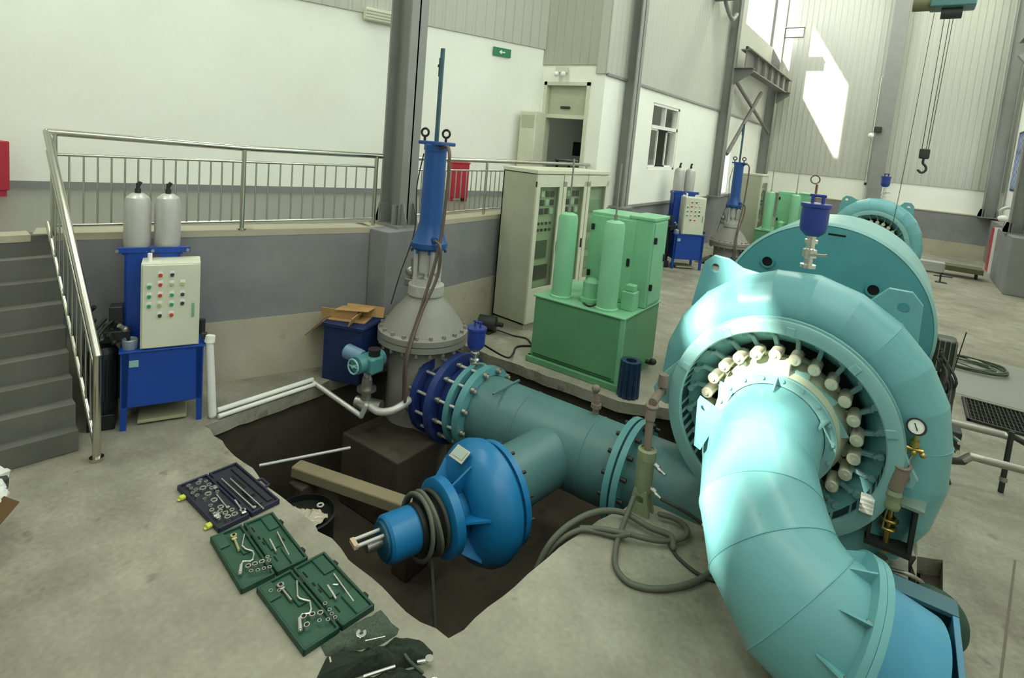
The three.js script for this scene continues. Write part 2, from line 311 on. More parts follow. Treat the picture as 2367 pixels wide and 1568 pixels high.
  struct('wall_far_lower', [box(-5, 2.78, 0, 1.5, -25.58, -25.3), box(2.5, 2.78, 0, 1.45, -25.3, -21)], mt.gray);
  struct('trim_6', [box(-5, 2.78, 1.5, 1.53, -25.6, -25.28), box(-5, 2.5, 0, .5, -25.29, -25.27)], mt.beige);
  struct('wall_pedestal', box(2.3, 2.78, 0, 1.45, -21.2, -18.4, .02), mt.gray);
  struct('ceiling', [box(-5.4, 2.98, 11.5, 11.7, -25.8, 8.2), box(-10.6, -5.4, 11.5, 11.7, -10.25, .5)], mt.ceiling);
}
// high-bay lamps under the roof
{
  const L = [];
  for (const z of [-23, -18.5, -14, -9.5, -5, -.5, 4]) for (const x of z < -10.5 ? [-3, 1] : z > 0 ? [1] : [-7.5, 1]) L.push([x, z]);
  const ord = ['first', 'second', 'third', 'fourth', 'fifth', 'sixth', 'seventh'];
  for (const [x, z] of L) {
    const t = thing('ceiling_lamp', 'square panel lamp, ' + ord[Math.round((z + 23) / 4.5)] + ' from the far wall in the ' + (x < -5 ? 'recess row' : x < 0 ? 'middle row' : 'right row') + ' under the roof', 'ceiling lamp', [x, 10.9, z], 'ceiling lamps under the roof');
    part('housing', box(x - .62, x + .62, 10.86, 11.5, z - .62, z + .62, .02), mt.white, t);
    part('diffuser', box(x - .58, x + .58, 10.85, 10.865, z - .58, z + .58), mt.lamp, t);
    const a = new THREE.RectAreaLight(LAMP_COLOR, x < -5 ? LAMP_POWER * 1.5 : LAMP_POWER, 1.16, 1.16);
    a.position.set(x, 10.83, z); a.rotation.x = -Math.PI / 2; scene.add(a);
  }
}

// ---------------------------------------------------------------- steel columns, runway beam, brackets
function hColumn(x, z, y0, label, w = .4, d = .3, gusset = true, top = 11.5) {
  const t = thing('steel_column', label, 'column', [x, y0, z]);
  part('flange', box(x + w / 2 - .025, x + w / 2, y0, top, z - d / 2, z + d / 2), mt.column, t);
  part('flange', box(x - w / 2, x - w / 2 + .025, y0, top, z - d / 2, z + d / 2), mt.column, t);
  part('web', box(x - w / 2, x + w / 2, y0, top, z - .012, z + .012), mt.column, t);
  part('base_plate', box(x - w / 2 - .08, x + w / 2 + .08, y0, y0 + .03, z - d / 2 - .08, z + d / 2 + .08), mt.column, t);
  if (gusset) for (const [gx, s] of [[x + w / 2, 1], [x - w / 2, -1]]) for (const k of [-.09, .09]) {
    const g = ext([[0, 0], [.09, 0], [.09, .06], [.03, .26], [0, .26]], .018);
    if (s < 0) g.scale(-1, 1, 1), g.index; 
    part('gusset', fin(g.clone()).translate(gx, y0 + .03, z + k), mt.column, t);
  }
  if (gusset) for (const k of [-.12, .12]) part('gusset', obox([x + k, y0 + .15, z + d / 2 - .04], .018, .24, .2), mt.column, t);
  return t;
}
hColumn(-5.08, -4.86, 1.62, 'grey steel column on a concrete pedestal, behind the tall blue valve actuator', .35, .27);
single('concrete_pedestal', 'grey concrete pedestal under the steel column behind the blue actuator', 'pedestal', [box(-5.055, -4.74, 0, 1.62, -5.25, -4.42, .015)], mt.gray, [-4.9, 0, -4.83]);
hColumn(-4.95, -10.95, 1.56, 'grey steel column between the office doorway and the small white window', .44, .3, false);
hColumn(-4.9, -17.95, 1.56, 'grey steel column right of the small white window, carrying the crane brackets', .44, .3, false);
hColumn(-4.85, -24.2, 1.56, 'dark grey steel column in the far left corner beside the sunlit wall', .5, .36, false);
hColumn(2.42, -25.1, 1.5, 'grey steel column in the far right corner of the hall', .4, .3);
hColumn(2.5, -19.6, 1.45, 'grey steel column on the low pedestal at the right edge of the picture', .36, .3);
{
  const x = -.97, z = -25.42;
  const t = thing('wall_column', 'plain grey wind column in the middle of the far wall with a thin conduit', 'column', [x, 0, z]);
  part('shaft', box(x - .24, x + .24, 0, 11.5, z - .14, z + .16), mt.column, t);
  part('conduit', poly([[x - .32, 1.6, z - .05], [x - .32, 6.3, z - .05], [x - .12, 6.34, z + .14], [x + .2, 6.36, z + .14]], .014, 8), mt.white, t);
  part('junction_box', box(x - .36, x - .28, 2.2, 2.3, z - .1, z, .01), mt.darkMetal, t);
  const c = thing('security_camera', 'small dark camera with a white dome on the far wall column', 'camera', [x - .3, 4.2, z + .12]);
  part('bracket', box(x - .3, x - .05, 4.2, 4.42, z + .12, z + .3, .03), mt.darkMetal, c);
  part('dome', ball(.1, [x - .36, 4.08, z + .24]), mt.white, c);
}
{
  const bx = -4.45;
  const t = thing('crane_runway_beam', 'grey crane runway beam between the far left columns, under the bright high window', 'beam', [bx, 5.5, -24]);
  part('top_flange', box(bx - .16, bx + .16, 6.05, 6.09, -25.2, -18.1), mt.corbel, t);
  part('bottom_flange', box(bx - .14, bx + .14, 5.5, 5.54, -25.2, -18.1), mt.corbel, t);
  part('web', box(bx - .012, bx + .012, 5.52, 6.07, -25.2, -18.1), mt.corbel, t);
  part('rail', box(bx - .035, bx + .035, 6.09, 6.17, -25.2, -18.1), mt.darkMetal, t);
  for (let k = 0; k < 6; k++) part('stiffener', box(bx - .13, bx + .13, 5.54, 6.05, -19.2 - k * 1.1, -19.18 - k * 1.1), mt.corbel, t);
  for (const [z, l] of [[-17.95, 'grey sloping corbel bracket on the column right of the white window'], [-24.2, 'grey corbel bracket on the far left corner column']]) {
    const g = ext([[0, 0], [.52, .36], [.52, .5], [0, .5]], .03);
    const c = thing('corbel_bracket', l, 'bracket', [-4.68, 5, z]);
    part('web', fin(g).translate(-4.68, 5.0, z - .015), mt.corbel, c);
    part('top_plate', box(-4.68, -4.14, 5.48, 5.5, z - .15, z + .15), mt.corbel, c);
  }
  const s = thing('diagonal_brace', 'two crossed grey angle braces between the far left columns', 'brace', [-4.7, 3.4, -21]);
  part('angle_bar', rod([-4.72, 5.2, -18.2], [-4.72, 3.9, -24.0], .07, .07, 4), mt.corbel, s);
  part('angle_bar', rod([-4.68, 2.9, -18.2], [-4.68, 5.2, -21.8], .07, .07, 4), mt.corbel, s);
  const u = thing('roof_bracket', 'grey diagonal bracket and beam end in the top right corner', 'bracket', [2.2, 5.6, -18]);
  part('arm', obox([2.15, 5.95, -17.8], .9, .22, .2, 0, 0, .7), mt.column, u);
  part('beam', box(1.85, 2.75, 6.3, 6.75, -19.2, -17.4), mt.corbel, u);
  const h = thing('roof_beam_end', 'dark beam end hanging at the top beside the sunlit far wall', 'beam', [-3.9, 7.4, -24]);
  part('beam', box(-4.6, -3.95, 7.6, 7.95, -24.35, -24.1), mt.corbel, h);
  part('flange', box(-4.62, -3.93, 7.95, 7.98, -24.4, -24.05), mt.column, h);
  const cb = thing('crane_cable_loop', 'pale cable loop hanging at the top beside the third column', 'cable', [-4.6, 6.2, -17]);
  part('cable', tube([[-4.86, 7.9, -16.1], [-4.78, 7.1, -16.5], [-4.7, 6.75, -17.0], [-4.74, 7.0, -17.6]], .06, 24, 8), mt.column, cb);
}
// hoist with its hook
{
  const z = -16;
  const t = thing('crane_hoist', 'dark teal hoist trolley hanging under the crane girder at the top right', 'hoist', [.3, 6.3, z]);
  part('trolley', box(-.1, .72, 6.5, 6.85, z - .3, z + .3, .03), M({ color: '#3b6666', roughness: .5 }), t);
  part('motor', rod([.0, 6.62, z + .1], [-.42, 6.62, z + .1], .17, .17, 20), mt.oliveDark, t);
  part('drum', rod([.12, 6.42, z], [.5, 6.42, z], .14, .14, 20), mt.darkMetal, t);
  part('girder', [box(-5, 2.7, 7.05, 7.1, z - .2, z + .2), box(-5, 2.7, 7.5, 7.55, z - .2, z + .2), box(-5, 2.7, 7.1, 7.5, z - .02, z + .02)], mt.corbel, t);
  parts('hanger', [box(0, .06, 6.8, 7.06, z - .1, z + .1), box(.5, .56, 6.8, 7.06, z - .1, z + .1)], mt.darkMetal, t);
  const h = thing('crane_hook', 'small hook block hanging on thin wire ropes in front of the far wall', 'hook', [.25, 2.9, z]);
  for (const [a, b] of [[.2, .18], [.3, .26], [.36, .3]]) part('rope', rod([a, 6.4, z], [b, 3.35, z], .008, .008, 6), mt.darkMetal, h);
  part('block', box(.14, .34, 3.15, 3.38, z - .07, z + .07, .03), mt.darkMetal, h);
  part('hook', tube([[.24, 3.16, z], [.24, 3.05, z], [.3, 2.98, z], [.31, 2.89, z], [.24, 2.83, z], [.17, 2.88, z]], .026, 24, 8), mt.darkMetal, h);
  part('pendant_cable', tube([[.0, 6.4, z + .1], [-.05, 4.4, z + .1], [-.1, 2.6, z + .1], [-.14, 1.6, z + .1]], .007, 30, 6), mt.darkMetal, h);
}
// ---------------------------------------------------------------- things on the walls
{
  const n = [.936, .352], at = (z, off, y) => { const x = -10.3 + 3.87 * (.3 - z) / 10.3; return [x + n[0] * off, y, z + n[1] * off]; };
  const ry = Math.atan2(n[0], n[1]);
  const l = thing('wall_lamp', 'long pale louvred lamp box on the white wall, left of the first column', 'lamp', at(-6.75, .1, 4.6));
  part('casing', [obox(at(-6.75, .09, 4.66), .8, .2, .14, ry, 0, 0, .02)], mt.cream, l);
  for (const k of [-.05, 0, .05]) part('louvre', obox(at(-6.75, .165, 4.66 + k), .78, .012, .02, ry), mt.creamSide, l);
  const s = thing('exit_sign', 'small green exit sign high on the white wall', 'sign', at(-9.0, .03, 4.45));
  part('plate', obox(at(-9.0, .03, 4.46), .4, .16, .03, ry), mt.signGreen, s);
  const m = obox(at(-9.0, .047, 4.46), .12, .022, .004, ry, 0, 0);
  part('arrow', [m, obox(at(-8.96, .047, 4.476), .06, .02, .004, ry, 0, .6), obox(at(-8.96, .047, 4.444), .06, .02, .004, ry, 0, -.6)], mt.white, s);
  const f = thing('fire_extinguisher_box', 'red fire extinguisher box standing on the platform behind the blue actuator', 'fire box', at(-7.9, .75, PT));
  part('casing', obox(at(-7.9, .75, PT + .36), .34, .62, .22, ry, 0, 0, .015), mt.red, f);
  part('lid', obox(at(-7.9, .75, PT + .68), .36, .03, .24, ry, 0, 0, .008), mt.red, f);
  parts('foot', [obox(at(-7.77, .75, PT + .03), .04, .06, .2, ry), obox(at(-8.03, .75, PT + .03), .04, .06, .2, ry)], mt.red, f);
  const gx = -8.78, gz = -1.8, gr = .35;
  const g = thing('fire_box', 'tall red fire equipment box at the left edge on the platform', 'fire box', [gx, PT, gz]);
  part('casing', obox([gx, PT + .36, gz], .5, .58, .28, gr, 0, 0, .015), mt.red, g);
  for (const k of [-.2, .2]) part('foot', obox([gx + k * .94, PT + .035, gz - k * .34], .05, .07, .24, gr), mt.red, g);
  part('label', obox([gx + .1, PT + .5, gz + .12], .2, .06, .004, gr), mt.white, g);
  const e = thing('fire_extinguisher', 'dark blue bottle standing on top of the red box at the left edge', 'bottle', [gx + .17, PT + .65, gz - .05]);
  const q = [gx + .17, PT + .65, gz - .05];
  part('bottle', lathe([[0, 0], [.065, 0], [.07, .02], [.07, .2], [.03, .25], [.025, .28], [0, .28]], q), paint('#2a4560', .4), e);
  part('cap', rod([q[0], q[1] + .27, q[2]], [q[0], q[1] + .31, q[2]], .03), mt.black, e);
  const k = thing('emergency_light', 'small twin emergency light above the office doorway', 'lamp', [-5.95, 4.25, -9.9]);
  part('housing', box(-6.07, -5.83, 4.2, 4.32, -9.98, -9.88, .015), mt.cream, k);
  for (const x of [-6.03, -5.87]) part('lamp_head', ball(.055, [x, 4.17, -9.86]), mt.white, k);
  const a = thing('cabinet_air_conditioner', 'tall beige standing cabinet beside the office doorway', 'air conditioner', [-6.3, PT, -9.6]);
  part('casing', box(-6.5, -6.12, PT, 3.38, -9.78, -9.4, .02), mt.cream, a);
  part('grille', box(-6.46, -6.16, 3.05, 3.3, -9.405, -9.395), mt.creamSide, a);
  const o = thing('office_chair', 'dark office chair seen through the doorway', 'chair', [-6.2, PT, -12.2]);
  part('backrest', obox([-6.15, 2.55, -12.3], .5, .55, .07, .4, -.1, 0, .03), mt.black, o);
  part('seat', obox([-6.15, 2.15, -12.0], .5, .08, .48, .4, 0, 0, .03), mt.black, o);
  part('stem', rod([-6.15, PT + .1, -12.0], [-6.15, 2.12, -12.0], .03), mt.darkMetal, o);
  for (let i = 0; i < 5; i++) { const c = i * 1.2566; part('leg', rod([-6.15, PT + .1, -12], [-6.15 + .28 * Math.cos(c), PT + .04, -12 + .28 * Math.sin(c)], .02), mt.darkMetal, o); }
  const p = thing('desk_monitor', 'dark monitor on the office desk behind the doorway', 'monitor', [-6.9, 2.36, -13]);
  part('screen', obox([-6.9, 2.68, -13], .6, .36, .03, .3, 0, 0, .008), mt.black, p);
  part('stand', [rod([-6.9, 2.38, -13], [-6.9, 2.6, -13.02], .02), obox([-6.9, 2.385, -13], .22, .015, .16, .3)], mt.black, p);
  const dk = thing('office_desk', 'pale office desk behind the doorway', 'desk', [-6.9, PT, -13.1]);
  part('desktop', box(-7.6, -5.9, 2.33, 2.37, -13.5, -12.75), mt.cream, dk);
  for (const x of [-7.55, -5.95]) for (const z of [-13.45, -12.8]) part('leg', box(x - .025, x + .025, PT, 2.33, z - .025, z + .025), mt.darkMetal, dk);
  const ol = thing('office_lamp', 'long ceiling lamp inside the office, mirrored in the small white window', 'lamp', [-7, 4.34, -14]);
  part('housing', box(-7.1, -6.9, 4.35, 4.398, -15.4, -12.6), mt.white, ol);
  part('diffuser', box(-7.08, -6.92, 4.335, 4.35, -15.38, -12.62), mt.lamp, ol);
  const oa = new THREE.RectAreaLight(LAMP_COLOR, 6, .16, 2.76); oa.position.set(-7, 4.32, -14); oa.rotation.x = -Math.PI / 2; scene.add(oa);
  const n2 = thing('wall_notice', 'small white notice on the office back wall', 'notice', [-7.6, 3.0, -17.9]);
  part('sheet', box(-7.9, -7.4, 2.9, 3.3, -17.995, -17.98), mt.white, n2);
}
// ---------------------------------------------------------------- stairs and stainless railings
{
  const n = 9, rise = PT / n, run = .115;
  const t = localThing('staircase', 'grey concrete staircase up to the platform at the left edge', 'stairs', [-5.16, 0, -1.62], -.12);
  for (let i = 0; i < n; i++) part('step', box(-run * (i + 1) - .02, -run * i, i ? rise * i - .02 : 0, rise * (i + 1), 0, 1.85, .008), i % 2 ? mt.stepA : mt.stepB, t);
  part('core', ext([[-run * n, 0], [-.02, 0], [-run * n, rise * n - rise]], 1.8).translate(0, 0, .02), mt.gray, t);
  const H0 = [-6.03, PT + .9, -1.66];
  const r = thing('railing', 'stainless steel railing along the platform edge and down the stairs at left', 'railing', [-6.03, PT, -1.66]);
  const top = [[-4.92, .86, -1.66], H0, [-5.57, 2.47, -3.15], [-5.15, 2.46, -4.62]];
  part('handrail', poly(top, .03, 14), mt.steel, r);
  const bar = (a, b, rad, nm) => part(nm, rod(a, b, rad, rad, 10), mt.steel, r);
  const lerp = (a, b, k) => a.map((x, i) => x + (b[i] - x) * k);
  for (const [p, y] of [[[-6.0, 0, -1.7], 2.5], [[-5.57, 0, -3.15], 2.46], [[-5.16, 0, -4.55], 2.45]]) bar([p[0], PT, p[2]], [p[0], y, p[2]], .024, 'post');
  bar([-4.92, 0, -1.66], [-4.92, .86, -1.66], .03, 'post');
  parts('base_collar', [rod([-4.92, 0, -1.66], [-4.92, .03, -1.66], .05), rod([-5.57, PT, -3.15], [-5.57, PT + .02, -3.15], .045)], mt.steel, r);
  const A = [-6.0, 0, -1.7], B = [-5.57, 0, -3.15], C = [-5.16, 0, -4.55];
  for (const [a, b, k] of [[A, B, 15], [B, C, 12]]) {
    const U = p => [p[0], 2.33, p[2]], D = p => [p[0], PT + .09, p[2]];
    bar(U(a), U(b), .013, 'mid_rail'); bar(D(a), D(b), .013, 'bottom_rail');
    for (let i = 1; i < k; i++) bar(lerp(D(a), D(b), i / k), lerp(U(a), U(b), i / k), .0085, 'baluster');
  }
  const S0 = [-4.95, .12, -1.66], S1 = [-6.03, PT + .12, -1.66], T0 = [-4.95, .72, -1.66], T1 = [-6.03, PT + .74, -1.66];
  bar(T0, T1, .013, 'mid_rail'); bar(S0, S1, .018, 'bottom_rail');
  for (let i = 1; i < 11; i++) bar(lerp(S0, S1, i / 11), lerp(T0, T1, i / 11), .0085, 'baluster');
  const q = thing('railing', 'stainless steel railing between the first two columns, behind the beige cabinets', 'railing', [-5.15, PT, -5]);
  const bq = (a, b, rad, nm) => part(nm, rod(a, b, rad, rad, 10), mt.steel, q);
  part('handrail', rod([-5.16, 2.45, -5.05], [-5.16, 2.42, -10.0], .03, .03, 14), mt.steel, q);
  bq([-5.16, 2.3, -5.05], [-5.16, 2.28, -10], .013, 'mid_rail'); bq([-5.16, PT + .09, -5.05], [-5.16, PT + .09, -10], .013, 'bottom_rail');
  for (const z of [-5.1, -6.7, -8.3, -9.9]) bq([-5.16, PT, z], [-5.16, 2.43, z], .022, 'post');
  for (let i = 1; i < 43; i++) if (i % 14) bq([-5.16, PT + .09, -5.1 - i * .1143], [-5.16, 2.29, -5.1 - i * .1143], .0085, 'baluster');
}
// ---------------------------------------------------------------- turbines
const TX = -.56, TY = .87;                                          // turbine axis, running along z
const onRing = (r, a, z) => [TX + r * Math.cos(a), TY + r * Math.sin(a), z];
function turbine(label) {
  const t = thing('turbine', label, 'turbine', [TX, 0, -4.8]);
  const zc = -4.82, N = 22, a0 = -Math.PI / 2, a1 = a0 + 2 * Math.PI * .965;
  const keys = [[0, .38], [.25, .255], [.5, .28], [.75, .215], [.965, .12]];
  const rad = k => { for (let i = 1; i < keys.length; i++) if (k <= keys[i][0]) { const [x0, y0] = keys[i - 1], [x1, y1] = keys[i]; return y0 + (y1 - y0) * (k - x0) / (x1 - x0); } return .13; };
  const ringAt = k => { const a = a0 + k * 2 * Math.PI, r = rad(k), R = .55 + r, pts = []; for (let j = 0; j <= 28; j++) { const b = j / 28 * 2 * Math.PI; const q = R + r * Math.cos(b); pts.push([TX + q * Math.cos(a), TY + q * Math.sin(a), zc + r * 1.02 * Math.sin(b)]); } return pts; };
  for (let i = 0; i < N; i++) {                                     // welded plate segments of the spiral casing
    const A = ringAt(i / N * .965), B = ringAt((i + 1) / N * .965), pos = [];
    const idx = [];
    for (let j = 0; j <= 28; j++) pos.push(...A[j], ...B[j]);
    for (let j = 0; j < 28; j++) idx.push(2 * j, 2 * j + 1, 2 * j + 2, 2 * j + 1, 2 * j + 3, 2 * j + 2);
    const g = new THREE.BufferGeometry(); g.setAttribute('position', new THREE.Float32BufferAttribute(pos, 3)); g.setIndex(idx.reverse()); g.computeVertexNormals();
    part('casing_segment', fin(g), mt.teal, t);
  }
  for (const i of [3, 6, 9, 12]) { const k = i / N * .965, a = a0 + k * 2 * Math.PI, r = rad(k), R = .55 + r; part('weld_seam', torus(r + .001, .004, onRing(R, a, zc), [-Math.sin(a), Math.cos(a), 0], 40, 6), mt.teal, t); }
  // regulating ring with its two ears, pit wall and head cover
  part('stay_ring', lathe([[.69, -.5], [.76, -.5], [.76, -.07], [.80, -.065], [.80, -.03], [.775, -.03], [.775, -.015], [.79, -.01], [.79, .03], [.76, .04], [.70, .035], [.69, .02], [.69, -.5]], [TX, TY, -4.44], [0, 0, 1], 72), mt.tealPale, t);
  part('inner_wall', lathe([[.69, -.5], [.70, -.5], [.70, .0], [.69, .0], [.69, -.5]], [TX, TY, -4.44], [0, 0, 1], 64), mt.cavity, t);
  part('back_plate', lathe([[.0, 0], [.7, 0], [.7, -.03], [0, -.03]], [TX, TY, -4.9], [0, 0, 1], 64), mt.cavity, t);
  const ear = (pts, d) => fin(ext(pts, .045, [], .006)).translate(TX, TY, -4.5);
  part('ear', ear([[-.58, .46], [-.72, .3], [-.88, .1], [-.93, -.02], [-.9, -.1], [-.82, -.12], [-.76, -.1], [-.73, .1], [-.66, .3]]), mt.tealPale, t);
  part('ear', ear([[.6, .5], [.66, .42], [.75, .16], [.83, .0], [.87, -.06], [.85, -.12], [.76, -.13], [.72, -.06], [.70, .2]]), mt.tealPale, t);
  for (const s of [1, -1]) part('ear_pin', rod([TX + s * (s > 0 ? .8 : .86), TY - (s > 0 ? .06 : .03), -4.52], [TX + s * (s > 0 ? .8 : .86), TY - (s > 0 ? .06 : .03), -4.43], .035), mt.dullsteel, t);
  for (let i = 0; i < 5; i++) { const a = .3 + i * .62; part('ring_bracket', spin(box(TX + .695, TX + .76, TY - .03, TY + .03, -4.43, -4.39, .006), [0, 0, 1], [TX, TY, 0], a), mt.tealPale, t); }
  // guide vane levers: arm, link and pale pin head
  for (let i = 0; i < 24; i++) {
    const a = .13 + i * Math.PI / 12, o = [TX, TY, 0];
    const arm = spin(mergeGeometries([obox([TX + .585, TY + .015, -4.62], .12, .034, .04, 0, 0, .2, .008), obox([TX + .65, TY + .05, -4.6], .09, .03, .035, 0, 0, .9, .008), rod([TX + .66, TY + .06, -4.62], [TX + .66, TY + .06, -4.55], .024, .024, 12)]), [0, 0, 1], o, a);
    const l = part('guide_vane_lever', arm, mt.tealPale, t);
    part('pin', spin(mergeGeometries([lathe([[0, .12], [.036, .12], [.043, .11], [.043, -.06], [0, -.06]], [TX + .515, TY, -4.58], [0, 0, 1], 20), rod([TX + .515, TY, -4.47], [TX + .515, TY, -4.445], .014, .014, 8)]), [0, 0, 1], o, a), mt.pinCream, l);
    part('link', spin(mergeGeometries([obox([TX + .49, TY - .01, -4.66], .09, .05, .04, 0, 0, -.2, .01)]), [0, 0, 1], o, a), mt.dullsteel, l);
  }
  // head cover with a scalloped rim, sealing cone and flange
  const sc = []; for (let i = 0; i < 96; i++) { const a = i / 96 * 2 * Math.PI, c = Math.abs(((i + 4) % 8) - 4); sc.push([(.46 + (c > 2 ? .025 : 0)) * Math.cos(a), (.46 + (c > 2 ? .025 : 0)) * Math.sin(a)]); }
  part('head_cover', [fin(ext(sc, .05)).translate(TX, TY, -4.72), lathe([[0, 0], [.46, 0], [.45, .12], [.40, .26], [.39, .30], [0, .30]], [TX, TY, -4.69], [0, 0, 1], 56)], M({ color: '#c6d2b8', roughness: .4 }), t);
  for (let i = 0; i < 7; i++) { const a = .35 + i * .52; part('cover_rib', spin(fin(ext([[.40, -.1], [.46, -.1], [.41, .12], [.40, .12]], .014)).translate(TX, TY, -4.5), [0, 0, 1], [TX, TY, 0], a), mt.tealPale, t); }
  part('cover_bracket', box(TX - .07, TX + .05, TY + .38, TY + .48, -4.58, -4.42, .008), M({ color: '#dfe6d6', roughness: .4 }), t);
  part('cover_bracket', spin(box(TX - .05, TX + .05, TY + .40, TY + .46, -4.58, -4.45, .008), [0, 0, 1], [TX, TY, 0], .75), M({ color: '#dfe6d6', roughness: .4 }), t);
  part('draft_flange', [lathe([[.33, 0], [.41, 0], [.41, .035], [.405, .04], [.34, .04]], [TX, TY, -4.38], [0, 0, 1], 56)], mt.tealPale, t);
  for (let i = 0; i < 18; i++) { const a = .1 + i * Math.PI / 9; part('flange_bolt', rod(onRing(.385, a, -4.35), onRing(.385, a, -4.325), .013, .013, 6), mt.tealPale, t); }
  for (const a of [1.62, .55, 2.6]) part('flange_fin', spin(fin(ext([[.345, -.0], [.40, 0], [.345, .14]], .012)).rotateX(Math.PI / 2).translate(TX, TY, -4.34), [0, 0, 1], [TX, TY, 0], a), mt.tealPale, t);
  // lifting lugs on the casing
  const lugL = ext([[-.3, .98], [-.48, 1.0], [-.6, 1.06], [-.72, 1.07], [-.79, 1.0], [-.82, .85], [-.86, .6], [-.5, .5]], .04, [circ(-.7, .97, .04)], .006);
  part('lifting_lug', lugL.translate(TX, TY, -5.04), mt.teal, t);
  part('lifting_lug', ext([[.42, .9], [.56, 1.06], [.7, 1.06], [.77, .98], [.78, .5], [.5, .4]], .04, [circ(.66, .94, .04)], .006).translate(TX, TY, -5.06), mt.teal, t);
  return t;
}
function elbow(label) {                                             // draft tube elbow, mitred segments
  const t = thing('draft_tube', label, 'pipe', [-.2, 0, -3.6]);
  const C = [[TX, .87, -4.35], [TX, .86, -4.12], [TX + .01, .82, -3.86], [-.46, .71, -3.58], [-.34, .58, -3.38], [-.17, .46, -3.27], [-.01, .385, -3.27]].map(p => V(...p));
  const rr0 = [.335, .34, .345, .355, .365, .375, .38], rings = [];
  const cv = new THREE.CatmullRomCurve3(C);
  const nrm = V(0, 1, 0);
  for (let i = 0; i < C.length; i++) {
    const tan = i === 0 ? V(0, 0, 1) : i === C.length - 1 ? V(.93, -.33, -.12).normalize() : cv.getTangent(i / (C.length - 1));
    const x = nrm.clone().cross(tan).normalize(), y = tan.clone().cross(x), pts = [];
    for (let j = 0; j <= 48; j++) { const b = j / 48 * 2 * Math.PI; pts.push(C[i].clone().addScaledVector(x, rr0[i] * Math.cos(b)).addScaledVector(y, rr0[i] * Math.sin(b))); }
    rings.push(pts);
  }
  const shell = (A, B) => { const pos = [], idx = []; for (let j = 0; j <= 48; j++) pos.push(A[j].x, A[j].y, A[j].z, B[j].x, B[j].y, B[j].z); for (let j = 0; j < 48; j++) idx.push(2 * j, 2 * j + 2, 2 * j + 1, 2 * j + 1, 2 * j + 2, 2 * j + 3); const g = new THREE.BufferGeometry(); g.setAttribute('position', new THREE.Float32BufferAttribute(pos, 3)); g.setIndex(idx); g.computeVertexNormals(); return fin(g); };
  for (let i = 0; i + 1 < rings.length; i++) part('pipe_segment', shell(rings[i], rings[i + 1]), mt.teal, t);
  for (const i of [2, 3, 4, 5]) part('weld_seam', tube(rings[i].slice(0, 48).map(p => [p.x, p.y, p.z]), .004, 96, 6, true), mt.teal, t);
  const E = C[C.length - 1], D = V(.93, -.33, -.12).normalize(), d = [D.x, D.y, D.z], at = k => [E.x + d[0] * k, E.y + d[1] * k, E.z + d[2] * k];
  part('flange', lathe([[.37, 0], [.46, 0], [.46, .035], [.37, .035]], at(0), d, 56), mt.teal, t);
  const X = V(0, 1, 0).cross(D).normalize(), Y = D.clone().cross(X);
  for (let i = 0; i < 10; i++) {
    const b = i / 10 * 2 * Math.PI + .35, n = X.clone().multiplyScalar(Math.cos(b)).addScaledVector(Y, Math.sin(b));
    const m = new THREE.Matrix4().makeBasis(D, n, D.clone().cross(n)).setPosition(E);
    part('gusset', fin(ext([[-.13, .37], [0, .37], [0, .45]], .012)).applyMatrix4(m), mt.teal, t);
    const q = E.clone().addScaledVector(n, .425).addScaledVector(D, -.0), w = q.clone().addScaledVector(D, -.02);
    part('flange_bolt', rod([w.x, w.y, w.z], [q.x, q.y, q.z], .013, .013, 6), mt.dullsteel, t);
  }
  // triangular lifting plate on the left flank
  const g = ext([[-.02, 0], [.16, .0], [.16, .02], [.04, .42], [.0, .42]], .03, [circ(.1, .09, .028, 14)], .004);
  const m = new THREE.Matrix4().makeBasis(V(-.95, .2, .2).normalize(), V(.08, -.5, .86).normalize(), V(.95, .2, .2).cross(V(0, 0, 1)).normalize());
  const bx = V(-.93, .36, .0).normalize(), by = V(.0, -.22, .97).normalize(), bz = bx.clone().cross(by).normalize();
  part('lifting_plate', fin(g).applyMatrix4(new THREE.Matrix4().makeBasis(bx, by, bz).setPosition(TX - .31, .99, -4.05)), mt.teal, t);
  return [t, at, d];
}
const turbine1 = turbine('large teal spiral turbine casing nearest the camera, with a ring of pale lever pins');
const [elbow1, eAt, eDir] = elbow('teal draft tube elbow bending out of the near turbine towards the lower right corner');
{
  const t = thing('outlet_pipe', 'light blue outlet pipe bolted to the draft tube elbow in the lower right corner', 'pipe', eAt(.06));
  part('flange', lathe([[.37, .037], [.46, .037], [.46, .07], [.37, .07]], eAt(0), eDir, 56), mt.teal, t);
  part('shell', lathe([[.372, .06], [.375, .36], [.36, .36], [.36, .06]], eAt(0), eDir, 56), mt.blueOut, t);
  part('side_plate', box(.2, .52, 0, .53, -3.76, -3.72, .004), M({ color: '#2f5f6c', roughness: .45 }), t);
  part('top_edge', box(.2, .52, .51, .535, -3.78, -3.64, .004), M({ color: '#2f5f6c', roughness: .45 }), t);
  part('end_plate', box(.49, .52, 0, .53, -3.74, -2.8, .004), paint('#3f88ad', .4), t);
  const c = thing('mesh_cover', 'dark green round mesh cover behind the blue outlet pipe', 'cover', [.42, 0, -3.86]);
  part('dome', lathe([[.001, .1], [.08, .085], [.14, .045], [.165, 0], [.155, 0], [.13, .035], [.08, .07], [.001, .085]], [.47, .3, -3.93], [.35, .75, .45], 40), mt.greenDark, c);
  part('leg', box(.43, .51, 0, .3, -3.97, -3.89), mt.darkMetal, c);
}
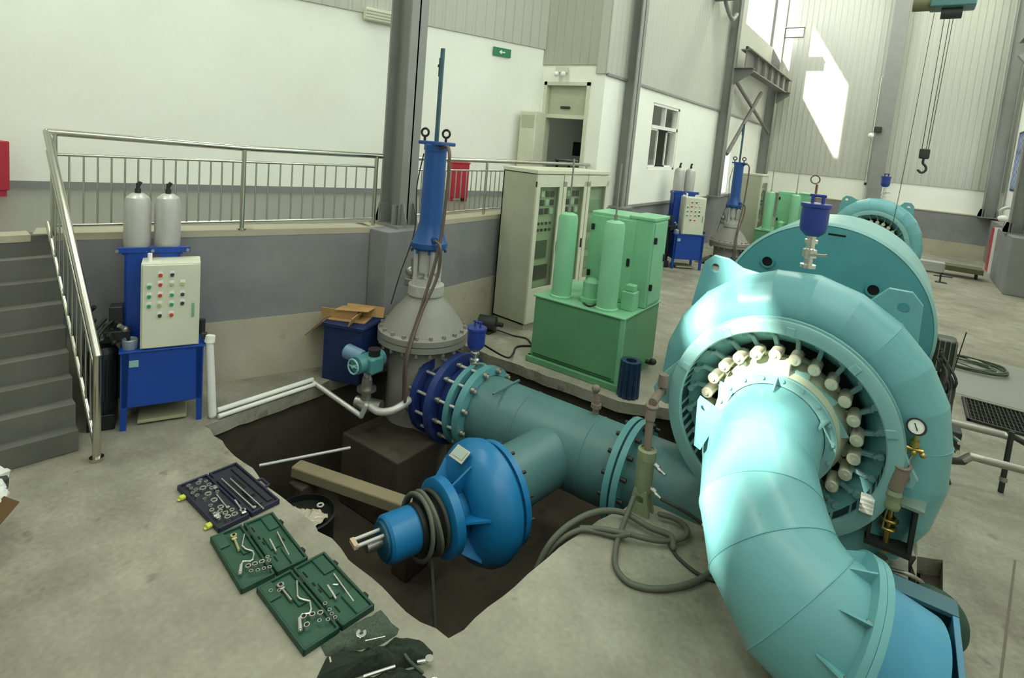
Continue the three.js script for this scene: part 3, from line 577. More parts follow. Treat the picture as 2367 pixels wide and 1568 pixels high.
function generator(label) {
  const t = thing('generator', label, 'generator', [-.6, 0, -7.6]);
  const TX = -.6, TY = 1.12, z = -7.05, R = 1.06;
  part('drum', lathe([[R - .03, 0], [R, -.03], [R, -1.5], [R - .05, -1.53], [.8, -1.53], [.8, -1.6], [0, -1.6], [0, -1.5], [R - .03, -1.5], [R - .03, 0]], [TX, TY, z], [0, 0, 1], 80), mt.tealPale, t);
  part('front_disc', lathe([[0, 0], [R - .03, 0], [R - .03, .02], [R - .06, .03], [0, .03]], [TX, TY, z - .03], [0, 0, 1], 80), mt.tealDisc, t);
  part('shaft', rod([TX, .87, z], [TX, .87, -5.0], .2, .2, 28), mt.tealDark, t);
  part('bearing_housing', lathe([[.2, 0], [.42, 0], [.42, .25], [.34, .34], [.2, .34]], [TX, TY, z], [0, 0, 1], 40), mt.tealDisc, t);
  for (const [x, y] of [[-.6, .52], [.46, .42]]) part('port', [lathe([[.055, .0], [.075, 0], [.075, .05], [.055, .05]], [TX + x, TY + y, z - .02], [0, 0, 1], 20)], mt.tealDisc, t), part('port_plug', rod([TX + x, TY + y, z - .03], [TX + x, TY + y, z + .015], .06, .06, 18), mt.darkGap, t);
  part('slot', box(TX - .03, TX + .14, TY + .93, TY + .95, z - .01, z + .006, .004), mt.darkGap, t);
  part('pedestal', [box(TX - 1.0, TX - .7, -1.2, .55, z - .8, z - .05), box(TX + .62, TX + .9, -1.2, .5, z - .8, z - .05)], mt.tealDark, t);
  return t;
}
const generator1 = generator('big teal generator drum with a light grey rim standing right behind the near turbine');
function airValve(pos, label, s = 1) {                              // blue pot on a silver fitting
  const t = localThing('air_valve', label, 'valve', pos, 0);
  part('pot', lathe([[0, .24 * s], [.05 * s, .245 * s], [.085 * s, .28 * s], [.095 * s, .32 * s], [.095 * s, .46 * s], [.105 * s, .465 * s], [.105 * s, .49 * s], [.0, .5 * s]], [0, 0, 0], [0, 1, 0], 28), mt.bluePot, t);
  part('top_bracket', [rod([-.03 * s, .49 * s, 0], [-.03 * s, .56 * s, 0], .012 * s, .012 * s, 8), rod([.04 * s, .49 * s, 0], [.04 * s, .56 * s, 0], .012 * s, .012 * s, 8), rod([-.05 * s, .55 * s, 0], [.06 * s, .55 * s, 0], .011 * s, .011 * s, 8)], mt.bluePot, t);
  part('ball_valve', [lathe([[.03, 0], [.055, 0], [.055, .025], [.03, .025], [.03, .07], [.05, .08], [.05, .14], [.03, .15], [.03, .19], [.045, .19], [.045, .215], [.03, .215], [.03, .25], [0, .25]].map(([a, b]) => [a * s, b * s]), [0, 0, 0], [0, 1, 0], 20)], mt.chrome, t);
  part('lever', obox([.06 * s, .11 * s, .03 * s], .12 * s, .016 * s, .02 * s, .3, 0, .1), mt.dullsteel, t);
  return t;
}
airValve([-.545, 2.0, -4.9], 'blue air valve pot on a silver fitting on top of the near turbine casing', 1.03);
// pressure gauge on the casing
{
  const p = [.27, 1.14, -4.5];
  const t = thing('pressure_gauge', 'round white pressure gauge on the right flank of the near turbine casing', 'gauge', [p[0], .92, p[2]]);
  part('case', lathe([[0, 0], [.05, 0], [.056, .01], [.056, .045], [.048, .045], [.046, .03], [0, .03]], [p[0], p[1], p[2] - .02], [-.25, .35, .9], 28), mt.black, t);
  part('dial', lathe([[0, .036], [.046, .036], [.046, .03], [0, .03]], [p[0], p[1], p[2] - .02], [-.25, .35, .9], 28), mt.dial, t);
  part('needle', obox([p[0] - .01, p[1] + .012, p[2] + .018], .006, .05, .004, 0, -.3, .4), mt.black, t);
  part('stem', [rod([p[0], p[1] - .05, p[2] - .01], [p[0], .98, p[2] - .01], .014, .014, 10), rod([p[0], 1.05, p[2] - .01], [p[0], 1.01, p[2] - .01], .028, .028, 6), rod([p[0] - .05, .99, p[2] - .01], [p[0] + .05, .99, p[2] - .01], .016, .016, 10)], mt.brass, t);
  for (const k of [-.05, 0, .05]) part('nut', ball(.02, [p[0] + k, .975, p[2] + .01], [1, 1, 1], 10, 8), mt.brass, t);
  part('pipe_stub', rod([p[0], 1.01, p[2] - .01], [p[0] + .06, 1.02, p[2] - .25], .014, .014, 8), mt.chrome, t);
  part('capillary', tube([[p[0], .97, p[2]], [p[0] - .04, .82, p[2] + .03], [p[0] - .09, .55, p[2] + .05], [p[0] - .1, .42, p[2] + .06]], .007, 24, 6), mt.dullsteel, t);
}
// ---------------------------------------------------------------- inlet pipe with flanges
const PY = -.06, PZ = -4.6;
function inletPipe(label) {
  const t = thing('inlet_pipe', label, 'pipe', [-2.6, PY, PZ]), o = [0, PY, PZ], X = [1, 0, 0];
  const L = (prof, m, n) => part(n, lathe(prof, o, X, 56), m, t);
  L([[.36, -3.30], [.37, -3.30], [.37, -1.66], [.36, -1.66]], mt.pipe, 'main_pipe');
  L([[.36, -1.60], [.375, -1.60], [.38, -.5], [.36, -.5]], mt.pipe, 'throat_pipe');
  L([[.36, -3.52], [.44, -3.52], [.44, -3.46], [.36, -3.46]], mt.tealFlange, 'flange');
  L([[.36, -3.38], [.455, -3.38], [.455, -3.30], [.375, -3.28]], mt.tealFlange, 'flange');
  L([[.36, -3.74], [.49, -3.74], [.49, -3.66], [.36, -3.66]], mt.blueFlange, 'expansion_ring');
  L([[.33, -4.0], [.34, -4.0], [.34, -3.3], [.33, -3.3]], mt.blueFlange, 'sleeve');
  L([[.36, -3.98], [.46, -3.98], [.46, -3.91], [.36, -3.91]], mt.blueFlange, 'flange');
  L([[.36, -1.72], [.48, -1.72], [.48, -1.665], [.36, -1.665]], mt.tealFlange, 'flange');
  L([[.36, -1.645], [.48, -1.645], [.48, -1.59], [.36, -1.59]], mt.tealFlange, 'flange');
  for (let i = 0; i < 12; i++) {
    const a = .2 + i * Math.PI / 6, q = (x, r = .42) => [x, PY + r * Math.cos(a), PZ + r * Math.sin(a)];
    const r = part('tie_rod', rod(q(-4.02), q(-3.24), .016, .016, 8), mt.silver, t);
    parts('nut', [rod(q(-3.29), q(-3.25), .032, .032, 6), rod(q(-4.03), q(-3.99), .032, .032, 6), rod(q(-3.64), q(-3.6), .03, .03, 6)], mt.dullsteel, r);
  }
  for (let i = 0; i < 16; i++) { const a = i * Math.PI / 8, q = x => [x, PY + .445 * Math.cos(a), PZ + .445 * Math.sin(a)]; parts('flange_bolt', [rod(q(-1.59), q(-1.54), .02, .02, 6), rod(q(-1.76), q(-1.72), .02, .02, 6)], mt.darkMetal, t); }
  part('branch', lathe([[.26, 0], [.27, 0], [.27, 1.0], [.26, 1.0]], [-2.33, PY - .02, PZ], [-.12, 0, 1], 44), mt.pipe, t);
  part('rib', [box(-3.02, -3.0, PY + .365, PY + .385, PZ - .15, PZ + .3)], mt.pipe, t);
  const w = (x) => part('weld_seam', torus(.371, .004, [x, PY, PZ], X, 48, 6), mt.pipe, t);
  w(-2.02); w(-2.75);
  // drain cock on top
  const c = part('drain_cock', [rod([-2.1, PY + .36, PZ - .1], [-2.1, PY + .5, PZ - .1], .03, .03, 12), rod([-2.1, PY + .42, PZ - .1], [-2.1, PY + .46, PZ - .1], .05, .05, 6)], mt.rust, t);
  part('handle', [rod([-2.1, PY + .5, PZ - .1], [-2.13, PY + .6, PZ - .1], .022, .022, 8), ball(.04, [-2.12, PY + .6, PZ - .1])], mt.rust, c);
  return t;
}
const pipe1 = inletPipe('teal inlet pipe in the pit between the grey valve and the near turbine');
airValve([-3.5, PY + .36, PZ], 'small blue air valve pot on the flange of the inlet pipe, beside the grey valve', 1.0);
// blue relief valve on the branch
{
  const ax = V(-.3, -.02, .95).normalize(), d = [ax.x, ax.y, ax.z], b = [-2.39, PY - .03, -3.6], at = k0 => { const k = k0; return [b[0] + d[0] * k, b[1] + d[1] * k, b[2] + d[2] * k]; };
  const t = thing('relief_valve', 'bright blue relief valve with a bulging round housing at the branch in the pit', 'valve', b);
  part('back_flange', lathe([[.26, -.02], [.42, -.02], [.42, .03], [.26, .03]], b, d, 48), mt.blueVal, t);
  part('housing', lathe([[.3, .03], [.4, .04], [.46, .09], [.48, .16], [.47, .23], [.42, .31], [.33, .36], [.24, .38], [.2, .38]], b, d, 56), mt.blueVal, t);
  part('bearing_cone', lathe([[.17, .36], [.17, .46], [.28, .48], [.29, .49], [.29, .56], [.27, .57], [.16, .57]], b, d, 44), mt.blueVal, t);
  const X = V(0, 1, 0).cross(ax).normalize(), Y = ax.clone().cross(X);
  for (let i = 0; i < 6; i++) { const a = i * Math.PI / 3 + .3, n = X.clone().multiplyScalar(Math.cos(a)).addScaledVector(Y, Math.sin(a)); part('rib', fin(ext([[.3, .17], [.48, .17], [.48, .28], [.34, .4]], .016)).applyMatrix4(new THREE.Matrix4().makeBasis(ax, n, ax.clone().cross(n)).setPosition(V(...b))), mt.blueVal, t); }
  for (let i = 0; i < 14; i++) { const a = i * Math.PI / 7, n = X.clone().multiplyScalar(Math.cos(a)).addScaledVector(Y, Math.sin(a)), p = k => { const q = V(...b).addScaledVector(n, .39).addScaledVector(ax, k); return [q.x, q.y, q.z]; }; part('flange_bolt', rod(p(-.07), p(.05), .014, .014, 6), mt.darkMetal, t); }
  part('packing_gland', lathe([[.1, .57], [.2, .57], [.2, .61], [.17, .62], [.19, .65], [.19, .69], [.15, .70], [.17, .73], [.17, .76], [.12, .78]], b, d, 32), mt.darkMetal, t);
  part('end_cylinder', lathe([[.0, .76], [.15, .76], [.165, .78], [.165, .98], [.15, 1.0], [0, 1.0]], b, d, 36), mt.blueVal, t);
  part('end_cap', lathe([[0, 1.0], [.13, 1.0], [.13, 1.02], [0, 1.02]], b, d, 28), M({ color: '#17556f', roughness: .5 }), t);
  const q = V(...at(1.02)), f = part('fork', [0, 1].map(s => { const p = q.clone().addScaledVector(X, s ? .035 : -.035).addScaledVector(Y, .07); return rod([p.x, p.y, p.z], [p.x + ax.x * .2, p.y + ax.y * .2, p.z + ax.z * .2], .014, .014, 8); }), mt.silver, t);
  const e = q.clone().addScaledVector(Y, .07).addScaledVector(ax, .2);
  part('fork_end', obox([e.x, e.y, e.z], .09, .03, .03, Math.atan2(ax.x, ax.z)), M({ color: '#c9b096', roughness: .5 }), f);
  part('stem', rod(at(1.01), at(1.13), .04, .04, 12), mt.dullsteel, t);
  const np = V(...b).addScaledVector(ax, .36).addScaledVector(Y, .43).addScaledVector(X, -.05);
  const pl = part('name_plate', obox([np.x, np.y, np.z], .15, .012, .11, Math.atan2(ax.x, ax.z) + .15, .6, 0), mt.dullsteel, t);
  part('plate_face', obox([np.x, np.y + .008, np.z + .004], .11, .006, .07, Math.atan2(ax.x, ax.z) + .15, .6, 0), M({ color: '#9fb3a8', roughness: .3 }), pl);
  const k = thing('cable_wrap', 'dark cables and rags wrapped around the neck of the blue relief valve', 'cable', at(.68));
  for (let i = 0; i < 4; i++) part('coil', torus(.215 + .012 * (i % 2), .017, at(.6 + i * .045), [d[0] + rr(-.15, .15), d[1] + rr(-.15, .15), d[2]], 40, 8), i % 2 ? mt.hose : mt.rubber, k);
  const c0 = at(.68); part('hanging_cable', tube([[c0[0] + .1, c0[1] - .2, c0[2]], [c0[0] + .16, c0[1] - .45, c0[2] + .02], [c0[0] + .24, c0[1] - .75, c0[2] + .05], [c0[0] + .34, c0[1] - 1.05, c0[2] + .1]], .014, 24, 6), mt.hose, k);
}
// ---------------------------------------------------------------- main gate valve with its blue hydraulic actuator
function gateValve(label) {
  const t = thing('gate_valve', label, 'valve', [-4.25, -1.2, -4.58]), o = [-4.25, 0, -4.58], L = (n, prof, m, seg = 44) => part(n, lathe(prof, o, [0, 1, 0], seg), m, t);
  L('body', [[0, -1.19], [.4, -1.19], [.4, -1.1], [.37, -1.1], [.37, .5], [.36, .52]], mt.castGray);
  part('side_neck', lathe([[.36, 0], [.36, .3]], [-4.25, -.1, -4.58], [1, 0, 0], 36), mt.castGray, t);
  L('body_flange', [[.36, .46], [.505, .47], [.505, .53], [.36, .53]], mt.castGray, 56);
  L('bonnet_flange', [[.36, .54], [.505, .54], [.505, .6], [.48, .615], [.47, .62]], mt.castGray, 56);
  L('bonnet', [[.47, .61], [.42, .68], [.34, .8], [.25, .9], [.19, .96], [.18, 1.0], [0, 1.0]], mt.castGray);
  for (let i = 0; i < 20; i++) { const a = i * Math.PI / 10; parts('flange_bolt', [rod([o[0] + .47 * Math.cos(a), .42, o[2] + .47 * Math.sin(a)], [o[0] + .47 * Math.cos(a), .46, o[2] + .47 * Math.sin(a)], .022, .022, 6), rod([o[0] + .47 * Math.cos(a), .6, o[2] + .47 * Math.sin(a)], [o[0] + .47 * Math.cos(a), .645, o[2] + .47 * Math.sin(a)], .022, .022, 6)], mt.castGray, t); }
  L('gland', [[0, .99], [.2, .99], [.2, 1.1], [.15, 1.1], [.15, 1.16], [0, 1.16]], mt.silver, 28);
  for (let i = 0; i < 4; i++) { const a = .5 + i * Math.PI / 2; part('yoke_pillar', rod([o[0] + .14 * Math.cos(a), 1.1, o[2] + .14 * Math.sin(a)], [o[0] + .14 * Math.cos(a), 1.52, o[2] + .14 * Math.sin(a)], .026, .026, 12), mt.silver, t); }
  L('stem', [[0, 1.1], [.05, 1.1], [.05, 1.52], [0, 1.52]], mt.chrome, 20);
  L('stem_guard', [[.07, 1.24], [.11, 1.24], [.11, 1.5], [.07, 1.5]], mt.silver, 24);
  L('actuator', [[0, 1.5], [.17, 1.5], [.2, 1.53], [.2, 1.58], [.175, 1.62], [.14, 1.74], [.125, 1.82], [.12, 2.6], [.13, 2.6], [.13, 2.66], [.12, 2.67], [0, 2.67]], mt.blueAct, 40);
  for (let i = 0; i < 8; i++) { const a = i * Math.PI / 4; part('actuator_bolt', rod([o[0] + .185 * Math.cos(a), 1.47, o[2] + .185 * Math.sin(a)], [o[0] + .185 * Math.cos(a), 1.5, o[2] + .185 * Math.sin(a)], .016, .016, 6), mt.blueAct, t); }
  part('oil_port', rod([o[0], 1.64, o[2]], [o[0] + .2, 1.64, o[2] + .12], .03, .03, 12), mt.blueAct, t);
  part('top_plate', box(o[0] - .16, o[0] + .18, 2.66, 2.7, o[2] - .12, o[2] + .12, .01), mt.blueAct, t);
  part('position_rod', [box(o[0] - .022, o[0] + .022, 2.68, 3.7, o[2] - .012, o[2] + .012)], paint('#3c5f6e', .5), t);
  part('limit_switch', [box(o[0] - .05, o[0] - .02, 3.5, 3.53, o[2] - .01, o[2] + .01), box(o[0] - .035, o[0] - .02, 3.4, 3.6, o[2] - .01, o[2] + .01)], mt.black, t);
  for (const [x, z] of [[-.1, .08], [.1, -.04]]) part('eye_bolt', [torus(.042, .013, [o[0] + x, 2.79, o[2] + z], [.3, 0, 1], 24, 8), rod([o[0] + x, 2.69, o[2] + z], [o[0] + x, 2.75, o[2] + z], .014, .014, 8)], mt.black, t);
  part('oil_pipe', tube([[o[0] + .12, 2.64, o[2] + .05], [o[0] + .22, 2.66, o[2] + .06], [o[0] + .27, 2.6, o[2] + .08], [o[0] + .28, 2.4, o[2] + .08], [o[0] + .26, 1.6, o[2] + .12], [o[0] + .22, .9, o[2] + .3], [o[0] + .25, .45, o[2] + .5], [o[0] + .26, .0, o[2] + .5]], .018, 70, 10), mt.copper, t);
  part('oil_pipe', tube([[o[0] + .2, 1.64, o[2] + .12], [o[0] + .3, 1.6, o[2] + .15], [o[0] + .3, 1.3, o[2] + .15], [o[0] + .26, .9, o[2] + .32], [o[0] + .3, .45, o[2] + .53], [o[0] + .31, .0, o[2] + .53]], .016, 60, 10), mt.copper, t);
  part('thin_hose', tube([[o[0] - .13, 2.55, o[2] + .05], [o[0] - .17, 2.2, o[2] + .08], [o[0] - .14, 1.7, o[2] + .1], [o[0] - .22, 1.2, o[2] + .2], [o[0] - .28, .85, o[2] + .25]], .007, 40, 6), mt.darkMetal, t);
  part('side_bracket', [box(o[0] - .3, o[0] - .16, 1.02, 1.12, o[2] - .04, o[2] + .06, .02), rod([o[0] - .2, 1.05, o[2]], [o[0] - .22, 1.35, o[2]], .03, .03, 10), ball(.06, [o[0] - .24, 1.2, o[2] + .02])], mt.dullsteel, t);
  return t;
}
const valve1 = gateValve('grey gate valve with a tall blue hydraulic actuator, in the pit beside the near column');
// ---------------------------------------------------------------- green governor
function governor(label) {
  const t = thing('governor', label, 'governor', [-3.03, 0, -6.45]);
  const x0 = -3.63, x1 = -2.42, z0 = -7.05, z1 = -5.93;
  part('tank', [box(x0, x1, .1, .86, z0, z1, .012), box(x0 + .02, x1 - .02, .0, .11, z0 + .03, z1 - .03)], mt.governor, t);
  part('top_plate', box(x0 - .02, x1 + .02, .855, .875, z0 - .02, z1 + .02, .006), mt.green, t);
  part('plinth', [box(x0 - .05, x1 + .03, 0, .08, z1 - .06, z1 + .03, .01), box(x0 - .05, x0, 0, .08, z0, z1)], mt.governor, t);
  part('corner_post', box(x1 - .04, x1 + .015, .0, .86, z1 - .04, z1 + .012, .006), mt.green, t);
  part('seam', box(x0 + .04, x1 - .08, .12, .13, z1, z1 + .006), mt.greenDark, t);
  for (const [x, z] of [[-3.37, -6.12], [-2.73, -6.1]]) {
    const c = part('pressure_cylinder', lathe([[0, .87], [.14, .87], [.14, .9], [.125, .91], [.122, 1.88], [.105, 1.93], [.06, 1.95], [0, 1.955]], [x, 0, z], [0, 1, 0], 36), mt.greenBox, t);
    part('top_nipple', [rod([x, 1.94, z], [x, 2.02, z], .022, .022, 10), rod([x, 2.0, z], [x, 2.62, z], .012, .012, 8)], mt.dullsteel, c);
  }
  const cb = part('cabinet', box(-3.24, -2.4, .875, 1.98, -6.98, -6.48, .02, 2), mt.greenBox, t);
  part('hood', box(-2.72, -2.385, 1.95, 2.0, -6.99, -6.47, .015), mt.greenBox, cb);
  const dr = part('door', box(-3.2, -2.62, .92, 1.93, -6.485, -6.468, .006), mt.greenBox, cb);
  const dr2 = part('door', box(-2.405, -2.388, .92, 1.93, -6.94, -6.52, .006), mt.greenBox, cb);
  for (const [p, n] of [[[-3.19, 1.78, -6.46], 0], [[-3.19, 1.18, -6.46], 0], [[-2.38, 1.72, -6.54], 1], [[-2.38, 1.14, -6.54], 1]]) part('hinge', box(p[0] - .02, p[0] + .02, p[1] - .04, p[1] + .04, p[2] - .02, p[2] + .02, .008), mt.black, n ? dr2 : dr);
  part('lock', [box(-2.69, -2.65, 1.36, 1.46, -6.47, -6.445, .01)], mt.black, dr); part('lock', box(-2.39, -2.37, 1.42, 1.52, -6.93, -6.89, .01), mt.black, dr2);
  part('motor', [lathe([[0, .88], [.13, .88], [.13, .92], [.1, .93], [.1, 1.12], [.04, 1.17], [0, 1.17]], [-3.03, 0, -6.25], [0, 1, 0], 24)], mt.greenBox, t);
  part('valve_block', [box(-2.62, -2.46, .875, 1.1, -6.42, -6.24, .01), box(-2.6, -2.48, 1.1, 1.18, -6.4, -6.28, .015)], mt.greenBox, t);
  part('cable', tube([[-3.0, .9, -6.02], [-2.9, .89, -6.0], [-2.83, .93, -6.05], [-2.84, 1.1, -6.2]], .012, 20, 6), mt.black, t);
  part('gauge_block', [box(-3.5, -3.42, 1.0, 1.16, -6.5, -6.4, .02), rod([-3.46, .87, -6.45], [-3.46, 1.02, -6.45], .02, .02, 8)], mt.greenDark, t);
  part('drain_valve', [rod([-2.42, .12, -6.8], [-2.34, .12, -6.8], .03, .03, 10), ball(.045, [-2.33, .14, -6.8])], mt.darkMetal, t);
  return t;
}
const gov1 = governor('light green governor with oil tank, two tall pressure cylinders and a locker, beside the pit');
{
  const t = thing('ribbed_tube', 'dark blue ribbed tube standing at the corner of the near green governor', 'tube', [-2.28, 0, -5.93]);
  const g = []; for (let i = 0; i < 12; i++) { const a = i * Math.PI / 6; g.push(rod([-2.28 + .1 * Math.cos(a), .0, -5.93 + .1 * Math.sin(a)], [-2.28 + .088 * Math.cos(a), .42, -5.93 + .088 * Math.sin(a)], .03, .03, 8)); }
  part('body', lathe([[0, 0], [.1, 0], [.09, .42], [.075, .42], [.08, .1], [0, .1]], [-2.28, 0, -5.93], [0, 1, 0], 24), M({ color: '#1f3450', roughness: .3 }), t);
  for (const r of g) part('rib', r, M({ color: '#223a57', roughness: .3 }), t);
}
// ---------------------------------------------------------------- beige control cabinets
function cabinet(i, label) {
  const t = localThing('control_cabinet', label, 'cabinet', [-4.31 + .1 * (.03 + i * .66) , 0, -6.78 - .995 * (.03 + i * .66)], Math.PI / 2 - .1, 'beige control cabinets behind the green governor');
  // local frame: front faces +z, width runs along +x
  const w = .64, d = .66, h = 2.34;
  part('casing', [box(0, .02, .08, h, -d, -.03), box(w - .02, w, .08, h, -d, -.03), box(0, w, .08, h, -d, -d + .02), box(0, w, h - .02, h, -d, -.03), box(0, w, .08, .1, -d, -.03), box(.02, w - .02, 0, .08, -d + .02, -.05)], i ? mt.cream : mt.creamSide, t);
  part('top_cover', box(-.01, w + .01, h - .01, h + .05, -d - .01, 0, .01), mt.cream, t);
  const dr = part('door', [box(.0, w, .1, .62, -.03, 0), box(.0, .08, .62, h - .12, -.03, 0), box(w - .08, w, .62, h - .12, -.03, 0), box(0, w, h - .2, h - .02, -.03, 0)], mt.cream, t);
  part('pane', box(.07, w - .07, .62, h - .19, -.02, -.014), mt.cabGlass, dr);
  part('handle', box(w - .055, w - .03, 1.15, 1.3, 0, .02, .006), mt.black, dr);
  const pan = part('instrument_panel', box(.025, w - .025, .12, h - .1, -.12, -.10), mt.cream, t);
  const put = (n, x0, x1, y0, y1, m) => part(n, box(x0, x1, y0, y1, -.10, -.075, .004), m, pan);
  if (i === 2) { for (let k = 0; k < 4; k++) put('meter', .12, .5, .75 + k * .32, .95 + k * .32, M({ color: '#9db5a2', roughness: .4 })); }
  else {
    for (let r = 0; r < 3; r++) for (let c = 0; c < 4; c++) put('meter', .1 + c * .12, .18 + c * .12, 1.72 + r * .13, 1.81 + r * .13, (r + c) % 3 ? mt.darkMetal : mt.dial);
    for (let r = 0; r < 2; r++) for (let c = 0; c < 5; c++) put('switch', .1 + c * .095, .14 + c * .095, 1.46 + r * .1, 1.5 + r * .1, mt.black);
    put('screen', .16, .46, 1.05, 1.32, mt.screen); put('relay', .12, .52, .72, .94, i ? mt.cream : mt.darkMetal);
  }
  return t;
}
cabinet(0, 'nearest beige control cabinet, its plain dark side turned to the camera');
cabinet(1, 'middle beige control cabinet with a glass door, behind the green cylinders');
cabinet(2, 'farthest beige control cabinet of the near row, with pale green panels behind glass');
// ---------------------------------------------------------------- blue hydraulic unit with its control box and gas bottles
const HA = Math.atan2(.572, .264);                                  // the front runs along this line
function hydraulicUnit(label) {                                     // local: front faces +z, x to the right
  const t = localThing('hydraulic_unit', label, 'hydraulic unit', [-5.25, 0, -1.94], HA);
  const w = .62;
  part('tank', box(0, w, .2, .7, -.5, 0, .01), mt.blue, t);
  part('top_plate', box(-.015, w + .015, .7, .715, -.515, .015, .004), mt.blue, t);
  for (const x of [0, w - .06]) for (const z of [-.03, -.5]) part('leg', fin(ext([[x + (x ? 0 : 0), .7], [x + .06, .7], [x + (x ? .06 : .045), 0], [x + (x ? .015 : 0), 0]], .03)).translate(0, 0, z), mt.blue, t);
  part('name_plate', box(.06, .13, .57, .63, 0, .006, .002), M({ color: '#8fb5b4', roughness: .5 }), t);
  part('bracket', [box(-.0, .17, .71, 1.56, -.28, -.25), box(.0, .02, .71, 1.56, -.5, -.25), box(.26, .42, .71, 1.56, -.28, -.25), box(-.02, .44, 1.5, 1.54, -.48, -.26), box(-.06, .5, 1.52, 1.57, -.25, -.235, .004), box(.4, .42, .71, 1.56, -.5, -.25)], mt.blue, t);
  for (const x of [-.05, .21, .48]) part('clamp_bolt', rod([x, 1.545, -.28], [x, 1.545, -.2], .014, .014, 8), mt.dullsteel, t);
  const v = part('pump_motor', [lathe([[0, .0], [.1, 0], [.11, .03], [.11, .55], [.08, .6], [0, .6]], [-.14, .12, -.2], [0, 1, 0], 24), box(-.24, -.04, 0, .14, -.34, -.06, .01)], M({ color: '#14161d', roughness: .5 }), t);
  for (let i = 0; i < 10; i++) { const a = i * Math.PI / 5; part('fin', obox([-.14 + .112 * Math.cos(a), .42, -.2 + .112 * Math.sin(a)], .02, .4, .01, -a), M({ color: '#191b22', roughness: .5 }), v); }
  part('valve_manifold', [box(-.16, .06, .76, .86, -.36, -.12, .01), box(-.1, .0, .86, 1.06, -.32, -.18, .01), box(.02, .1, .72, .98, -.42, -.3, .01)], M({ color: '#22252a', roughness: .45 }), t);
  for (let i = 0; i < 7; i++) { const a = rr(-.26, .05), y = rr(.76, 1.0), z = rr(-.3, -.05); part('fitting', [rod([a, y, z], [a + rr(-.05, .05), y + rr(.03, .09), z + .03], .02, .02, 8), ball(.028, [a, y, z], [1, 1, 1], 8, 6)], i % 3 ? mt.dullsteel : mt.darkMetal, t); }
  for (let i = 0; i < 3; i++) part('hose', tube([[-.2 + i * .07, .95, -.2], [-.26 + i * .05, .85, -.05], [-.24 + i * .05, .6, .0], [-.2 + i * .04, .3, -.02]], .014, 24, 6), mt.black, t);
  part('strainer_cup', [lathe([[.05, .715], [.055, .72], [.06, .79], [.055, .8], [.05, .79], [.045, .725]], [.06, 0, -.08], [0, 1, 0], 20), rod([.06, .715, -.08], [.06, .722, -.08], .055)], M({ color: '#9aa4b4', roughness: .3, metalness: .5 }), t);
  parts('oil_gauge', [box(w - .02, w + .03, .74, .8, -.1, -.05, .01), rod([w - .01, .71, -.3], [w - .01, .85, -.3], .03, .03, 12)], mt.darkMetal, t);
  part('drip_tray', box(.12, .5, .02, .05, -.4, -.05, .008), M({ color: '#9a9a78', roughness: .7 }), t);
  return t;
}
function controlBox(label) {
  const t = localThing('control_box', label, 'control box', [-5.25, .716, -1.94], HA);
  const x0 = .135, x1 = .58;
  part('casing', box(x0, x1, 0, .76, -.26, -.01, .008), mt.boxCream, t);
  const d = part('door', box(x0 + .012, x1 - .012, .012, .748, -.012, .008, .006), mt.boxCream, t);
  part('handle', box(x1 - .06, x1 - .04, .27, .4, .006, .018, .004), M({ color: '#7fa98a', roughness: .5 }), d);
  const P = [[.26, .66, 'red2'], [.335, .66, 'btnBlack'], [.19, .56, 'btnGreen'], [.26, .575, 'red2'], [.335, .575, 'btnYellow'], [.405, .575, 'btnYellow'], [.19, .475, 'btnGreen'], [.26, .48, 'red2'], [.335, .48, 'btnGreen'], [.405, .48, 'btnBlack'], [.19, .39, 'btnGreen'], [.26, .395, 'btnYellow'], [.335, .395, 'btnGreen'], [.405, .4, 'btnBlack'], [.26, .3, 'btnBlack'], [.335, .3, 'red2']];
  for (const [x, y, m] of P) { const X = x0 + .0 + (x - .135) * 1.15, b = part('button', rod([X, y, .006], [X, y, .026], .016, .014, 14), mt[m], d); part('legend_plate', box(X - .018, X + .018, y + .012, y + .034, .007, .011), mt.white, b); }
  part('cable_gland', rod([x0 + .06, .76, -.1], [x0 + .06, .83, -.1], .018), mt.white, t);
  part('name_strip', box(x0 + .05, x0 + .14, .755, .762, -.12, -.06), mt.dial, t);
  return t;
}
function gasBottle(x, label) {
  const t = localThing('gas_bottle', label, 'gas bottle', [-5.25, .96, -1.94], HA);
  part('body', lathe([[0, .585], [.06, .585], [.1, .6], [.105, .64], [.105, .98], [.09, 1.04], [.05, 1.075], [.03, 1.08], [0, 1.08]], [x, 0, -.36], [0, 1, 0], 32), mt.silver, t);
  part('valve', [rod([x, 1.07, -.36], [x, 1.12, -.36], .024, .024, 12), rod([x, 1.11, -.36], [x, 1.17, -.36], .016, .016, 10), rod([x, 1.14, -.36], [x + .02, 1.18, -.36], .018, .018, 6)], mt.darkMetal, t);
  return t;
}
const unit1 = hydraulicUnit('royal blue hydraulic oil tank on legs beside the stair railing');
const cbox1 = controlBox('cream control box with rows of coloured buttons on top of the near blue tank');
const gas1 = gasBottle(.085, 'left silver gas bottle clamped above the cream control box'), gas2 = gasBottle(.315, 'right silver gas bottle clamped above the cream control box');
